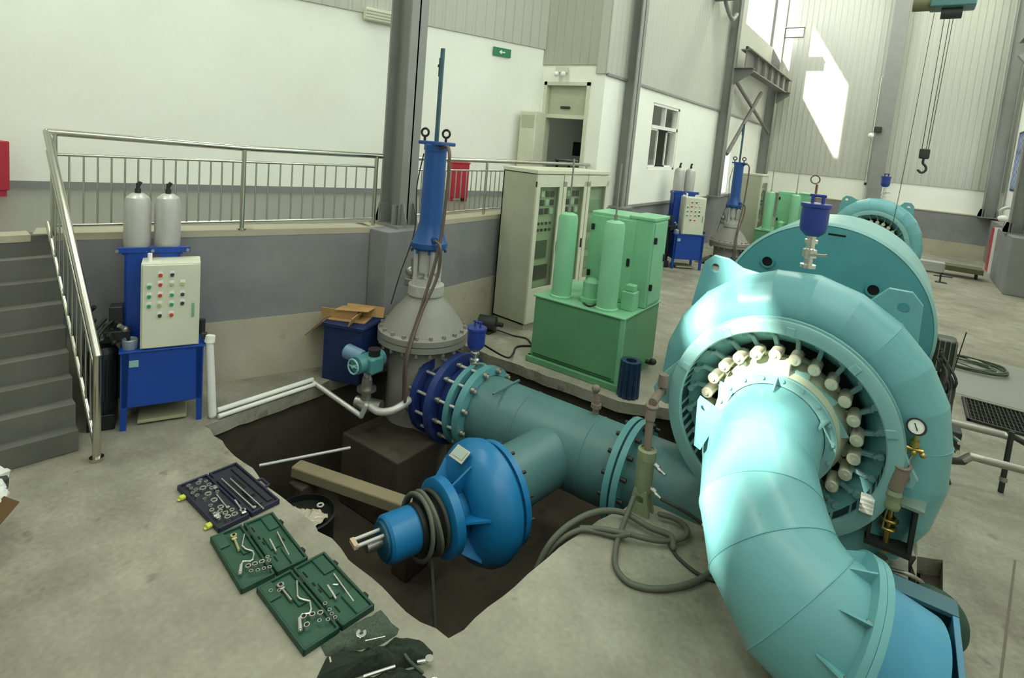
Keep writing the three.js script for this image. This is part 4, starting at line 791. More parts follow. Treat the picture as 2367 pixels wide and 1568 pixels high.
// ---------------------------------------------------------------- white pipes and the small bypass valve
{
  const t = thing('drain_pipe', 'white plastic drain pipe standing at the blue tank and running along the wall foot', 'pipe', [-4.95, 0, -2.6]);
  part('riser', poly([[-5.0, .72, -2.56], [-4.95, .03, -2.58]], .035, 14), mt.pvc, t);
  part('run', rod([-4.94, .06, -2.62], [-4.9, .06, -3.62], .024, .024, 12), mt.pvc, t);
  part('lower_run', rod([-4.88, .03, -2.6], [-4.84, .03, -3.6], .022, .022, 12), mt.pvc, t);
  part('collar', rod([-5.0, .72, -2.56], [-5.0, .78, -2.57], .045, .04, 14), mt.white, t);
  const g = thing('grey_pipe', 'pale grey pipe sloping over the pit corner below the small teal motor', 'pipe', [-4.6, 0, -3.6]);
  part('run', poly([[-4.88, .03, -3.62], [-4.22, -.14, -3.72], [-4.18, -.02, -3.74]], .026, 12), mt.silver, g);
  part('elbow', tube([[-4.2, -.07, -3.82], [-4.12, -.1, -3.85], [-4.02, -.09, -3.93], [-3.97, -.05, -4.05], [-3.98, -.02, -4.2]], .04, 24, 12), mt.silver, g);
  const b = thing('bypass_valve', 'small grey bypass valve with a teal motor drive between the crate and the grey valve', 'valve', [-4.35, 0, -3.85]);
  part('body', [lathe([[.0, 0], [.06, 0], [.06, .05], [.1, .05], [.1, .08], [.055, .1], [.05, .2], [.1, .22], [.1, .25], [.06, .25], [.05, .36], [0, .36]], [-4.32, -.16, -3.86], [0, 1, 0], 24), rod([-4.42, -.09, -3.82], [-4.15, -.09, -3.92], .07, .07, 18)], mt.dullsteel, b);
  part('yoke', [rod([-4.36, .18, -3.86], [-4.36, .28, -3.86], .014), rod([-4.28, .18, -3.86], [-4.28, .28, -3.86], .014), rod([-4.32, .18, -3.86], [-4.32, .28, -3.86], .02)], mt.silver, b);
  part('drive', [box(-4.42, -4.2, .26, .44, -3.98, -3.8, .03), rod([-4.34, .36, -3.72], [-4.34, .36, -4.05], .09, .09, 24)], paint('#4f8e90', .4), b);
  part('drive_motor', lathe([[0, 0], [.07, 0], [.08, .02], [.08, .2], [.06, .22], [0, .22]], [-4.42, .38, -3.86], [-.96, .15, .2], 24), paint('#6f8fae', .4), b);
  part('cap', [rod([-4.28, .44, -3.9], [-4.28, .49, -3.9], .06, .06, 18), rod([-4.28, .49, -3.9], [-4.28, .51, -3.9], .065, .065, 18)], mt.black, b);
  part('hand_wheel', [torus(.075, .01, [-4.34, .36, -3.68], [0, 0, 1], 24, 8), rod([-4.415, .36, -3.68], [-4.265, .36, -3.68], .007, .007, 6), rod([-4.34, .36, -3.72], [-4.34, .36, -3.66], .014, .014, 8)], paint('#8fc8c8', .3), b);
  const c = thing('blue_crate', 'dark blue steel bin against the wall, left of the grey valve', 'bin', [-4.78, 0, -4.15]);
  part('body', obox([-4.83, .31, -4.06], .46, .62, .42, .35, 0, 0, .01), mt.blueBin, c);
  part('lid', obox([-4.82, .635, -4.06], .5, .04, .48, .35, 0, 0, .01), mt.blueBin, c);
  const k = thing('cardboard_box', 'torn open cardboard box lying on top of the dark blue bin', 'box', [-4.88, .66, -4.04]);
  part('bottom', obox([-4.86, .665, -4.06], .42, .012, .3, .5), mt.card, k);
  part('side', obox([-4.91, .72, -3.93], .42, .11, .01, .5, .15), mt.card, k); part('side', obox([-4.8, .73, -4.2], .44, .12, .01, .5, -.3), mt.card, k);
  part('side', obox([-4.7, .71, -3.98], .01, .09, .3, .5, 0, -.4), mt.card, k);
  part('flap', obox([-5.12, .58, -3.84], .28, .01, .3, .5, .1, .75), M({ map: cardTex, color: '#b9b3a4', roughness: .9 }), k);
  part('flap', obox([-4.82, .77, -4.07], .38, .008, .24, .5, -.1, .05), mt.card, k);
  part('scrap', obox([-5.0, .7, -3.95], .12, .03, .1, .9, .3, .4), mt.rubber, k);
}
// ---------------------------------------------------------------- in the pit: pier, timber, rod, drum
{
  single('concrete_pier', 'dark concrete support block in the pit below the grey valve', 'block', [box(-4.5, -3.66, -1.2, -.42, -4.3, -3.72, .02)], mt.pit, [-4.1, -1.2, -4.0]);
  single('timber_beam', 'old grey wooden beam lying across the pit beside the black drum', 'beam', [obox([-3.86, -.62, -3.4], 1.4, .12, .15, .3, 0, -.03, .02)], mt.wood, [-3.86, -.62, -3.4]);
  single('thin_batten', 'thin pale batten leaning along the left pit wall', 'batten', [rod([-4.42, -.32, -2.74], [-4.1, -.34, -3.5], .014, .014, 8)], mt.silver, [-4.3, -.4, -3.1]);
  single('timber_support', 'dark block under the left end of the wooden beam in the pit', 'support', [box(-4.5, -4.3, -1.2, -.68, -3.4, -3.1, .02)], mt.pit, [-4.4, -1.2, -3.25]);
  single('timber_support', 'dark block under the right end of the wooden beam, below the blue relief valve', 'support', [box(-3.35, -3.15, -1.2, -.7, -3.7, -3.4, .02)], mt.pit, [-3.25, -1.2, -3.55]);
  const c = [-3.68, -2.7], y = -.4;
  const t = thing('oil_drum', 'black steel drum in the pit with dirty liquid and crumpled plastic on top', 'drum', [c[0], -1.2, c[1]]);
  part('shell', lathe([[0, -1.19], [.24, -1.19], [.245, -1.17], [.24, -1.0], [.25, -.98], [.24, -.96], [.24, -.72], [.25, -.7], [.24, -.68], [.24, y - .02], [.25, y], [.235, y + .005], [.23, y - .06], [0, y - .06]], [c[0], 0, c[1]], [0, 1, 0], 44), M({ color: '#141517', roughness: .4 }), t);
  part('liquid', lathe([[0, y - .045], [.229, y - .045], [.229, y - .05], [0, y - .05]], [c[0], 0, c[1]], [0, 1, 0], 40), mt.water, t);
  part('bung', torus(.024, .008, [c[0] - .02, y - .03, c[1] - .17], [0, 1, 0], 18, 8), mt.silver, t);
  const g = new THREE.PlaneGeometry(.36, .26, 26, 20).rotateX(-Math.PI / 2), p = g.attributes.position;
  for (let i = 0; i < p.count; i++) { const x = p.getX(i), z = p.getZ(i); p.setY(i, .02 + Math.abs(noise.noise(x * 16, z * 16, 3)) * .05 + noise.noise(x * 40, z * 40, 8) * .012); p.setX(i, x + noise.noise(x * 9, z * 9, 1) * .06); p.setZ(i, z + noise.noise(x * 9, z * 9, 5) * .06); }
  g.computeVertexNormals();
  const f = thing('plastic_sheet', 'crumpled clear plastic sheet lying on the black drum in the pit', 'sheet', [c[0], y, c[1]]);
  part('sheet', fin(g).rotateY(.5).translate(c[0] + .02, y - .04, c[1] + .06), M({ color: '#b3aa9a', roughness: .25 }), f);
}
// ---------------------------------------------------------------- left jack, hoses, right servomotor
{
  const x = -1.36, z = -4.08;
  const t = thing('hydraulic_jack', 'slim green hydraulic cylinder linking the floor to the left ear of the near turbine', 'cylinder', [x, 0, z]);
  part('clevis', [fin(ext([[-.09, 0], [.09, 0], [.06, .14], [.05, .2], [-.05, .2], [-.06, .14]], .03, [circ(0, .12, .035, 14)])).translate(x, 0, z + .03), fin(ext([[-.09, 0], [.09, 0], [.06, .14], [.05, .2], [-.05, .2], [-.06, .14]], .03, [circ(0, .12, .035, 14)])).translate(x, 0, z - .06)], mt.olive, t);
  part('barrel', lathe([[0, .17], [.06, .17], [.065, .19], [.065, .5], [.058, .51], [0, .51]], [x, 0, z], [.0, 1, 0], 28), mt.olive, t);
  part('end_cap', lathe([[.064, .44], [.072, .44], [.072, .51], [.05, .52]], [x, 0, z], [0, 1, 0], 28), mt.olive, t);
  part('piston_rod', rod([x, .5, z], [x - .02, .74, z - .03], .03, .03, 18), mt.rust, t);
  part('rod_eye', [rod([x - .02, .73, z - .03], [x - .02, .84, z - .05], .04, .04, 16), torus(.04, .014, [x - .02, .84, z - .05], [0, 1, .2], 20, 8)], mt.rust, t);
  for (const y of [.22, .42]) part('port_fitting', [rod([x + .05, y, z], [x + .13, y - .02, z + .03], .018, .018, 10), rod([x + .1, y - .01, z + .02], [x + .17, y - .03, z + .04], .012, .012, 8), rod([x + .08, y, z + .01], [x + .11, y - .01, z + .02], .024, .024, 6)], mt.chrome, t);
  const e = thing('ear_link', 'short grey pin fork on the left ear above the green cylinder', 'link', [x - .02, .85, z - .2]);
  part('link', rod([x - .02, .86, z - .06], [x - .06, .88, -4.5], .035, .03, 14), mt.rust, e);
  part('pin', rod([x - .03, .92, z - .28], [x - .03, 1.02, z - .28], .04, .04, 16), mt.rust, e);
  const H = [
    ['thick grey hose drooping over the pit edge left of the green cylinder', [[-1.8, -.35, -3.2], [-1.74, -.05, -3.36], [-1.66, .05, -3.56], [-1.55, .07, -3.77], [-1.42, .06, -3.88], [-1.2, .06, -3.86], [-1.05, .04, -3.9], [-1.0, .04, -3.8]], .022],
    ['grey hose looping in a wide arc on the floor in front of the green cylinder', [[-1.38, .16, -3.95], [-1.38, .05, -3.82], [-1.36, .022, -3.7], [-1.323, .022, -3.55], [-1.239, .022, -3.37], [-1.136, .022, -3.31], [-1.016, .022, -3.34], [-.882, .022, -3.46], [-.781, .022, -3.62], [-.72, .022, -3.8]], .02],
    ['grey hose lying in a flat ring at the foot of the green cylinder', [[-1.6, .03, -3.55], [-1.46, .05, -3.62], [-1.305, .06, -3.68], [-1.147, .05, -3.757], [-1.04, .04, -3.853], [-.97, .04, -3.98], [-1.003, .04, -4.08], [-1.102, .05, -4.1], [-1.2, .06, -4.06]], .019],
    ['thin dark hose running from the ring of hoses to the draft tube', [[-1.06, .03, -3.85], [-1.0, .016, -3.8], [-.945, .016, -3.757], [-.785, .016, -3.7], [-.6, .016, -3.74]], .012],
    ['pale grey hose hanging into the pit below the thick hose', [[-1.8, -.5, -3.25], [-1.73, -.1, -3.36], [-1.6, .03, -3.52], [-1.485, .025, -3.6], [-1.368, .03, -3.64], [-1.28, .08, -3.66]], .018],
    ['black hose running from the cylinder ports back under the turbine', [[-1.19, .2, -4.03], [-1.05, .17, -4.06], [-.92, .1, -4.12], [-.8, .05, -4.1], [-.68, .03, -4.0]], .014],
  ];
  H.forEach(([l, p, r], i) => single('hydraulic_hose', l, 'hose', [tube(p, r, 70, 10)], i === 5 || i === 3 ? mt.rubber : mt.hose, p[2], 'hydraulic hoses around the green cylinder'));
  const fit = thing('hose_fitting', 'pair of shiny hose couplings on the floor beside the draft tube', 'coupling', [-.9, .05, -4.1]);
  for (const k of [0, .08]) part('coupling', [rod([-.93 + k, .09, -4.13 + k], [-.82 + k, .07, -4.11 + k], .016, .016, 8), rod([-.9 + k, .085, -4.125 + k], [-.87 + k, .08, -4.12 + k], .024, .024, 6)], mt.chrome, fit);

  // right servomotor with its open bracket
  const s = thing('servomotor', 'grey rod and open steel bracket below the right ear of the near turbine', 'servomotor', [.2, -.3, -4.45]);
  part('rod_head', [rod([.22, .88, -4.44], [.2, .72, -4.42], .05, .045, 18), torus(.045, .012, [.22, .89, -4.44], [0, 1, .3], 20, 8)], mt.rust, s);
  part('coupling', [lathe([[0, 0], [.045, 0], [.05, .02], [.04, .06], [.05, .1], [.04, .13], [0, .13]], [.2, .59, -4.42], [0, 1, 0], 18)], mt.olive, s);
  part('bracket_top', obox([.24, .63, -4.5], .28, .02, .16, -.1), M({ color: '#7c8f84', roughness: .4 }), s);
  parts('bracket_side', [box(.32, .345, .3, .63, -4.56, -4.42), box(.09, .11, .32, .58, -4.56, -4.42)], mt.darkMetal, s);
  part('bracket_bottom', box(.08, .34, .29, .315, -4.56, -4.4), mt.darkMetal, s);
  part('spring', [rod([.2, .24, -4.48], [.2, .56, -4.48], .022, .022, 10), torus(.045, .012, [.2, .48, -4.48], [0, 1, 0], 18, 8), torus(.045, .012, [.2, .42, -4.48], [0, 1, 0], 18, 8)], mt.brass, s);
  part('lower_rod', rod([.2, .2, -4.48], [.18, -.6, -4.5], .035, .035, 12), mt.dullsteel, s);
  part('base', box(.08, .32, -1.2, -.55, -4.62, -4.44), mt.darkMetal, s);
  const w = thing('white_connector', 'small white ribbed connector left of the steel bracket', 'connector', [.06, .55, -4.4]);
  part('body', box(.03, .1, .5, .62, -4.44, -4.37, .015), mt.dial, w);
  for (let i = 0; i < 4; i++) part('rib', box(.025, .105, .515 + i * .028, .525 + i * .028, -4.445, -4.365), mt.white, w);
  for (const [l, p] of [['upper silver hose arching beside the small floor opening', [[.24, .12, -4.5], [.34, .14, -4.5], [.42, .1, -4.55], [.46, .02, -4.62], [.47, -.1, -4.7]]], ['lower silver hose arching beside the small floor opening', [[.22, .04, -4.48], [.31, .06, -4.48], [.38, .02, -4.52], [.42, -.1, -4.6]]]]) single('silver_hose', l, 'hose', [tube(p, .014, 24, 8)], mt.dullsteel, p[0]);
  const j = thing('blue_drain_valve', 'small dark blue valve in front of the little floor opening', 'valve', [.3, 0, -4.35]);
  part('body', [rod([.29, -.02, -4.42], [.3, .12, -4.42], .035, .028, 14), ball(.045, [.295, .06, -4.42]), rod([.25, .06, -4.42], [.34, .06, -4.42], .03, .03, 12)], mt.bluePot, j);
  part('handle', rod([.26, .14, -4.42], [.34, .14, -4.42], .012, .012, 8), mt.black, j);
  part('stub', [rod([.31, 0, -4.36], [.32, .0, -4.28], .022, .022, 10), rod([.318, 0, -4.31], [.322, 0, -4.27], .03, .03, 6)], mt.silver, j);
  const q = thing('junction_pipework', 'dark pipe ends and fittings in the trench under the right side of the turbine', 'pipe', [.1, -.6, -4.7]);
  part('pipe', poly([[-.3, -.3, -4.6], [.05, -.3, -4.6], [.1, -.35, -4.65], [.12, -.8, -4.7]], .05, 12), mt.darkMetal, q);
  part('pipe', poly([[-.35, -.12, -4.7], [.0, -.12, -4.66], [.04, -.6, -4.66]], .035, 12), mt.rust, q);
  part('flange', rod([-.08, -.3, -4.6], [-.04, -.3, -4.6], .09, .09, 18), mt.darkMetal, q);
}
// ---------------------------------------------------------------- right side floor: pipes, grating, coil, beam
{
  const t = thing('pipe_railing', 'dull grey pipes on thin stands beside the right flank of the near turbine', 'pipe', [.95, 0, -6.5]);
  part('upper_pipe', poly([[.56, .53, -6.55], [1.02, .5, -6.7], [1.06, .5, -6.7]], .032, 14), mt.dullsteel, t);
  part('lower_pipe', poly([[.72, .3, -6.3], [.78, .36, -6.32], [.86, .36, -6.33], [1.6, .34, -6.5]], .034, 14), mt.dullsteel, t);
  part('elbow', poly([[.6, .3, -6.2], [.73, .3, -6.3], [.78, .36, -6.32]], .03, 12), mt.darkMetal, t);
  part('stand', rod([1.06, 0, -6.62], [1.07, .56, -6.68], .022, .022, 10), mt.darkMetal, t);
  part('cross_pipe', poly([[1.06, .52, -6.7], [1.3, .42, -6.75], [1.7, .4, -6.8]], .026, 10), mt.darkMetal, t);
  part('clamp', rod([1.065, .1, -6.63], [1.065, .14, -6.635], .03, .03, 8), mt.dullsteel, t);
  part('stand', rod([1.5, 0, -6.45], [1.5, .34, -6.48], .022, .022, 10), mt.darkMetal, t);
  const g = thing('floor_grating', 'dark steel floor grating beside the pipes at the right edge', 'grating', [1.4, 0, -8.75]);
  const x0 = .93, x1 = 2.1, z0 = -9.1, z1 = -8.3;
  part('frame', [box(x0, x1, 0, .03, z0, z0 + .03), box(x0, x1, 0, .03, z1 - .03, z1), box(x0, x0 + .03, 0, .03, z0, z1), box(x1 - .03, x1, 0, .03, z0, z1)], mt.grate, g);
  part('backing', box(x0, x1, .001, .004, z0, z1), mt.darkGap, g);
  for (let i = 1; i < 30; i++) part('bar', box(x0 + i * .039, x0 + i * .039 + .009, .004, .026, z0 + .03, z1 - .03), mt.grate, g);
  for (let i = 1; i < 7; i++) part('cross_bar', box(x0 + .03, x1 - .03, .01, .024, z0 + i * .114, z0 + i * .114 + .008), mt.grate, g);
  const c = thing('cable_coil', 'loose coil of dark green cable lying on the floor right of the turbine', 'cable', [1.1, 0, -10.7]);
  for (let i = 0; i < 7; i++) { const pts = [], R = .2 + rr(0, .2); for (let k = 0; k < 14; k++) { const a = k / 14 * 6.283; pts.push([1.12 + R * 1.15 * Math.cos(a) + rr(-.03, .03), .012 + i * .009 + rr(0, .02), -10.72 + R * .9 * Math.sin(a) + rr(-.04, .04)]); } part('loop', tube(pts, .011, 60, 6, true), M({ color: i % 2 ? '#4d5a48' : '#66705c', roughness: .6 }), c); }
  const b = thing('steel_channel', 'long olive steel channel and pale beam lying across the floor before the far pit', 'beam', [1.3, 0, -20.5]);
  part('pale_channel', [box(.25, 1.2, .28, .31, -20.6, -20.2), box(.25, 1.2, .05, .31, -20.2, -20.17)], mt.silver, b);
  part('olive_plate', [box(1.2, 2.05, .27, .3, -20.7, -20.1), box(1.2, 2.05, .16, .3, -20.1, -20.07)], mt.oliveDark, b);
  for (const x of [.5, 1.15, 1.9]) parts('trestle', [box(x, x + .05, 0, .27, -20.5, -20.45), box(x, x + .05, 0, .27, -20.25, -20.2)], mt.darkMetal, b);
  const st = thing('pipe_stand', 'small thin pipe stand on the floor in front of the olive channel', 'stand', [1.1, 0, -18.5]);
  part('post', rod([1.05, 0, -18.6], [1.05, .22, -18.6], .02, .02, 8), mt.darkMetal, st);
  part('arm', rod([.9, .16, -18.6], [1.3, .18, -18.6], .016, .016, 8), mt.darkMetal, st);
  part('foot', box(.95, 1.2, 0, .015, -18.7, -18.5), mt.darkMetal, st);
  const f = thing('fire_cabinet', 'narrow red fire cabinet beside the low pedestal at the far right', 'fire box', [2.3, 0, -23]);
  part('casing', box(2.34, 2.48, 0, 1.35, -22.9, -22.2, .01), mt.red, f);
  part('door_edge', box(2.34, 2.48, 0, 1.4, -22.19, -22.14), mt.white, f);
  const d = thing('wall_bracket_lamp', 'pale curved lamp bracket above the low wall at the right', 'lamp', [2.6, 1.5, -23]);
  part('arm', tube([[2.75, 2.0, -22.5], [2.55, 2.02, -22.4], [2.42, 1.9, -22.4], [2.45, 1.75, -22.4]], .05, 24, 8), mt.silver, d);
  part('lamp_head', ball(.13, [2.5, 1.68, -22.4], [1, .8, 1]), mt.white, d);
  part('foot', box(2.55, 2.7, 1.45, 1.62, -22.6, -22.3, .02), mt.silver, d);
  const m = thing('cable_bundle', 'tangled dark cable bundle on the right side of the generator', 'cable', [.5, .2, -6.6]);
  for (let i = 0; i < 9; i++) part('cable', tube([[.5 + rr(-.02, .05), 1.0 + rr(-.1, .1), -7.0 + rr(-.1, .1)], [.6 + rr(-.05, .06), .8 + rr(-.1, .1), -6.9 + rr(-.15, .1)], [.56 + rr(-.06, .08), .6 + rr(-.1, .1), -6.8 + rr(-.1, .1)], [.6 + rr(-.05, .05), .3, -6.6 + rr(-.15, .15)], [.58 + rr(-.03, .1), .02, -6.5 + rr(-.1, .1)]], .014, 30, 6), i % 3 ? mt.rubber : mt.darkMetal, m);
  const u = thing('sensor_block', 'dark sensor block with silver fittings behind the right flank of the turbine', 'sensor', [.62, .5, -6.2]);
  part('block', box(.56, .68, .42, .6, -6.3, -6.15, .015), mt.darkMetal, u);
  part('bracket', rod([.62, 0, -6.22], [.62, .43, -6.22], .02, .02, 8), mt.darkMetal, u);
  for (const k of [.46, .55]) part('fitting', rod([.62, k, -6.15], [.66, k, -6.05], .02, .02, 8), mt.chrome, u);
  const q = thing('terminal_box', 'dark ribbed terminal box standing right of the generator', 'terminal box', [.6, 0, -8.3]);
  part('box', box(.5, .72, .55, .95, -8.3, -8.05, .04), M({ color: '#3a4239', roughness: .3 }), q);
  part('post', rod([.61, 0, -8.18], [.61, .56, -8.18], .03, .03, 10), mt.darkMetal, q);
  part('antenna', rod([.72, .55, -8.15], [.78, 1.05, -8.2], .006, .006, 6), mt.darkMetal, q);
  for (let i = 0; i < 5; i++) part('rib', box(.495 + i * .05, .505 + i * .05, .57, .93, -8.05, -8.03), mt.dullsteel, q);
}
// small motor and cables by the beige cabinets
{
  const t = thing('small_motor', 'small dark motor on the floor in front of the nearest beige cabinet', 'motor', [-4.7, 0, -6.3]);
  part('body', rod([-4.78, .13, -6.32], [-4.55, .13, -6.42], .11, .11, 22), mt.darkMetal, t);
  part('foot', box(-4.78, -4.56, 0, .04, -6.47, -6.27, .006), mt.darkMetal, t);
  part('shaft', rod([-4.55, .13, -6.42], [-4.45, .13, -6.46], .03, .03, 10), mt.black, t);
  single('black_cable', 'black cable crossing the floor from the blue air valve to the green governor', 'cable', [tube([[-3.7, .5, -4.9], [-3.75, .1, -5.6], [-3.9, .015, -5.95], [-4.0, .015, -6.2], [-3.75, .015, -6.5], [-3.68, .015, -6.7]], .012, 50, 6)], mt.black, [-3.9, 0, -6]);
  single('black_cable', 'thin black cable from the small motor along the cabinet foot', 'cable', [tube([[-4.5, .06, -6.4], [-4.3, .015, -6.5], [-4.1, .012, -6.55], [-3.9, .012, -6.4]], .01, 40, 6)], mt.black, [-4.3, 0, -6.4]);
}
// cardboard and wrapping at the left edge
{
  const t = thing('parts_carton', 'brown cardboard carton with white wrapping at the lower left edge', 'box', [-4.4, 0, -.62]);
  part('carton', obox([-4.42, .12, -.64], .5, .24, .4, .5, 0, 0, .006), mt.card, t);
  part('flap', obox([-4.25, .27, -.89], .16, .008, .22, .5, .5, -.5), M({ map: cardTex, color: '#8a857c', roughness: .9 }), t);
  const w = thing('white_wrapping', 'crumpled white plastic wrapping on the carton at the left edge', 'wrapping', [-4.5, .24, -.85]);
  for (let i = 0; i < 6; i++) { const g = fin(new THREE.IcosahedronGeometry(.07, 2)), p = g.attributes.position; for (let k = 0; k < p.count; k++) { const x = p.getX(k), y = p.getY(k), z = p.getZ(k), q = 1 + .7 * noise.noise(x * 22 + i * 3, y * 22, z * 22); p.setXYZ(k, x * q * 1.2, y * q * .8, z * q); } g.computeVertexNormals(); part('fold', g.translate(-4.55 + i * .035, .3 + rr(0, .06), -.92 + rr(-.05, .05)), i === 2 ? mt.rubber : mt.bagWhite, w); }
  part('tip', fin(new THREE.ConeGeometry(.025, .12, 8).rotateZ(-.6)).translate(-4.42, .44, -.95), mt.bagWhite, w);
}
// ---------------------------------------------------------------- open tool cases with their tools
const Hs = (a, b) => [b[0] - a[0], b[1] - a[1]];
function caseHalf(o, ux, uz, w, d, h, m, mi) {                        // shallow tray: o corner, ux along the width, uz across
  const P = (a, b, y) => [o[0] + ux[0] * a + uz[0] * b, y, o[1] + ux[1] * a + uz[1] * b];
  const q = (a0, a1, b0, b1, y0, y1) => slab([P(a0, b0), P(a1, b0), P(a1, b1), P(a0, b1)].map(p => [p[0], p[2]]), y0, y1);
  return { P, q };
}
function toolCase(name, label, o, ang, w, d, col, colIn, opt) {
  // local frame of the case: +x along the hinge, -z towards the lid
  const t = localThing(name, label, 'tool case', [o[0], 0, o[1]], ang);
  const rim = .016, h = .04;
  const half = (nm, z0, z1) => {
    const b = part(nm, [box(0, w, 0, .012, z0, z1, .005), box(0, w, 0, h, z0, z0 + rim, .007, 2), box(0, w, 0, h, z1 - rim, z1, .007, 2), box(0, rim, 0, h, z0, z1, .007, 2), box(w - rim, w, 0, h, z0, z1, .007, 2)], col, t);
    part('insert', box(rim, w - rim, .01, .022, z0 + rim, z1 - rim), colIn, b);
    return b;
  };
  const base = half('base', -d, 0), lid = half('lid', -2 * d - .01, -d - .01);
  for (const x of [.12, w - .12]) part('hinge', rod([x - .03, .03, -d - .005], [x + .03, .03, -d - .005], .009, .009, 10), mt.black, t);
  for (const [x0, x1, z0, z1, hh] of opt.slots) part('slot', box(x0 * w, x1 * w, .0215, .0235, -d * z0, -d * z1), mt.darkGap, z0 < 1 ? base : lid);
  for (const [x0, x1, z0, z1] of opt.bumps) part('raised_mould', box(x0 * w, x1 * w, .02, .036, -d * z0, -d * z1, .007), colIn, z0 < 1 ? base : lid);
  if (opt.latch) for (const x of opt.latch) part('latch', [box(x - .022, x + .022, .008, .03, -.002, .035, .006), box(x - .014, x + .014, .004, .014, .03, .05, .004)], opt.latchMat, base);
  for (const x of opt.lidLatch ?? []) part('latch', [box(x - .02, x + .02, .006, .03, -2 * d - .028, -2 * d - .006, .005), box(x - .012, x + .012, .012, .02, -2 * d - .036, -2 * d - .026, .003)], mt.black, lid);
  if (opt.handle) part('handle', poly([[opt.handle - .06, .025, -2 * d - .01], [opt.handle - .05, .025, -2 * d - .05], [opt.handle + .05, .025, -2 * d - .05], [opt.handle + .06, .025, -2 * d - .01]], .01, 8), col, lid);
  return t;
}
const navyAng = -.05, dN = .2;
toolCase('navy_tool_case', 'open navy blue tool case full of sockets, with two yellow latches, nearest the stairs', [-4.11, -1.895], navyAng, .66, .215, mt.navy, M({ color: '#20232f', roughness: .6 }), { slots: [[.05, .3, .2, .35], [.5, .9, 1.75, 1.82], [.2, .8, 1.55, 1.62], [.6, .75, 1.3, 1.45]], bumps: [[.08, .92, 1.72, 1.92], [.55, .7, 1.4, 1.65], [.76, .9, 1.35, 1.6]], latch: [.14, .56], latchMat: mt.yellow, handle: .38 });
const greenOpt = (a) => ({ slots: [[.1, .2, 1.2, 1.25], [.3, .36, 1.2, 1.26], [.1, .16, 1.75, 1.82], [.5, .56, 1.78, 1.84], [.72, .82, 1.25, 1.3], [.86, .92, 1.6, 1.66], [.7, .78, 1.72, 1.78], [.42, .48, 1.22, 1.27]], bumps: [[.03, .3, 1.6, 1.95], [.36, .62, 1.3, 1.6], [.66, .97, 1.55, 1.95], [.02, .26, .06, .4], [.2, .5, .55, .85]], lidLatch: [.12, .46] });
toolCase('green_tool_case', 'dark green tool case between the navy case and the other green case', [-3.42, -1.79], -.17, .56, .2, mt.caseGreen, mt.caseGreenIn, greenOpt(0));
toolCase('green_tool_case', 'open dark green tool case nearest the pit corner, beside the tool roll', [-2.82, -1.76], -.12, .57, .215, mt.caseGreen, mt.caseGreenIn, greenOpt(0));
// one socket of each size, then copies
function makeSocket(r, label, group, x, z, y) {
  const t = localThing('socket', label, 'socket', [x, y, z], 0, group);
  part('barrel', lathe([[r * .66, 0], [r * .94, 0], [r, .004], [r, .026], [r * .93, .03], [r * .68, .03], [r * .62, .026], [r * .62, .004], [r * .66, 0]], [0, 0, 0], [0, 1, 0], 20), mt.chrome, t);
  part('bore', rod([0, 0, 0], [0, .012, 0], r * .66, r * .66, 12), mt.darkGap, t);
  return t;
}
const ordinal = ['first', 'second', 'third', 'fourth', 'fifth', 'sixth', 'seventh', 'eighth', 'ninth', 'tenth', 'eleventh', 'twelfth', 'thirteenth', 'fourteenth', 'fifteenth', 'sixteenth', 'seventeenth', 'eighteenth', 'nineteenth', 'twentieth', 'twenty-first', 'twenty-second', 'twenty-third', 'twenty-fourth', 'twenty-fifth'];
function sockets(list, label, group, y, rf) {
  const protos = {};
  list.forEach(([x, z], i) => {
    const r = rf(i);
    const place = list.map((q, k) => [q[0] + q[1] * .3, k]).sort((a, b) => a[0] - b[0]).findIndex(q => q[1] === i);
    const lb = (r > .0185 ? 'large' : r > .0145 ? 'medium' : 'small') + ' steel socket, ' + ordinal[place] + ' from the stairs end of ' + label;
    if (!protos[r]) protos[r] = makeSocket(r * 1.08, lb, group, x, z, y);
    else { const s = protos[r].clone(); s.userData = { ...s.userData, label: lb }; s.name = numbered('socket'); s.position.set(x, y, z); s.rotation.y = i; scene.add(s); }
  });
}
sockets([[-4.015, -2.004], [-4.035, -1.943], [-3.989, -1.94], [-3.954, -1.956], [-3.935, -1.998], [-3.942, -2.046], [-3.889, -2.04], [-3.994, -2.049], [-4.04, -2.03], [-3.933, -1.925], [-3.881, -1.93], [-3.843, -1.989], [-3.819, -2.044], [-3.747, -1.983], [-3.804, -1.946], [-3.705, -1.937], [-3.639, -1.974], [-3.652, -1.92], [-3.601, -1.916], [-3.549, -1.913], [-3.599, -1.95], [-3.557, -1.966], [-3.508, -1.955], [-3.555, -2.011], [-3.5, -2.0]], 'the navy tool case', 'sockets in the navy tool case', .022, i => [.019, .015, .013, .015, .023, .016, .017, .014, .014, .014, .015, .023, .015, .022, .013, .014, .02, .016, .014, .015, .017, .018, .02, .016, .02][i]);
sockets([[-2.995, -1.81], [-2.981, -1.845], [-2.966, -1.882], [-2.945, -1.8], [-2.92, -1.828], [-2.905, -1.86], [-2.89, -1.888], [-2.975, -1.925], [-2.942, -1.915]], 'the middle green tool case', 'sockets in the middle green tool case', .022, i => i < 3 ? .016 : .012);
sockets([[-2.723, -1.793], [-2.412, -1.94], [-2.357, -1.93], [-2.325, -1.92], [-2.292, -1.918], [-2.31, -1.884], [-2.34, -1.85], [-2.38, -1.885], [-2.405, -1.85], [-2.43, -1.812], [-2.37, -1.79], [-2.69, -1.825]], 'the front green tool case', 'sockets in the green tool case nearest the pit corner', .022, i => i > 6 && i < 11 ? .016 : .011);
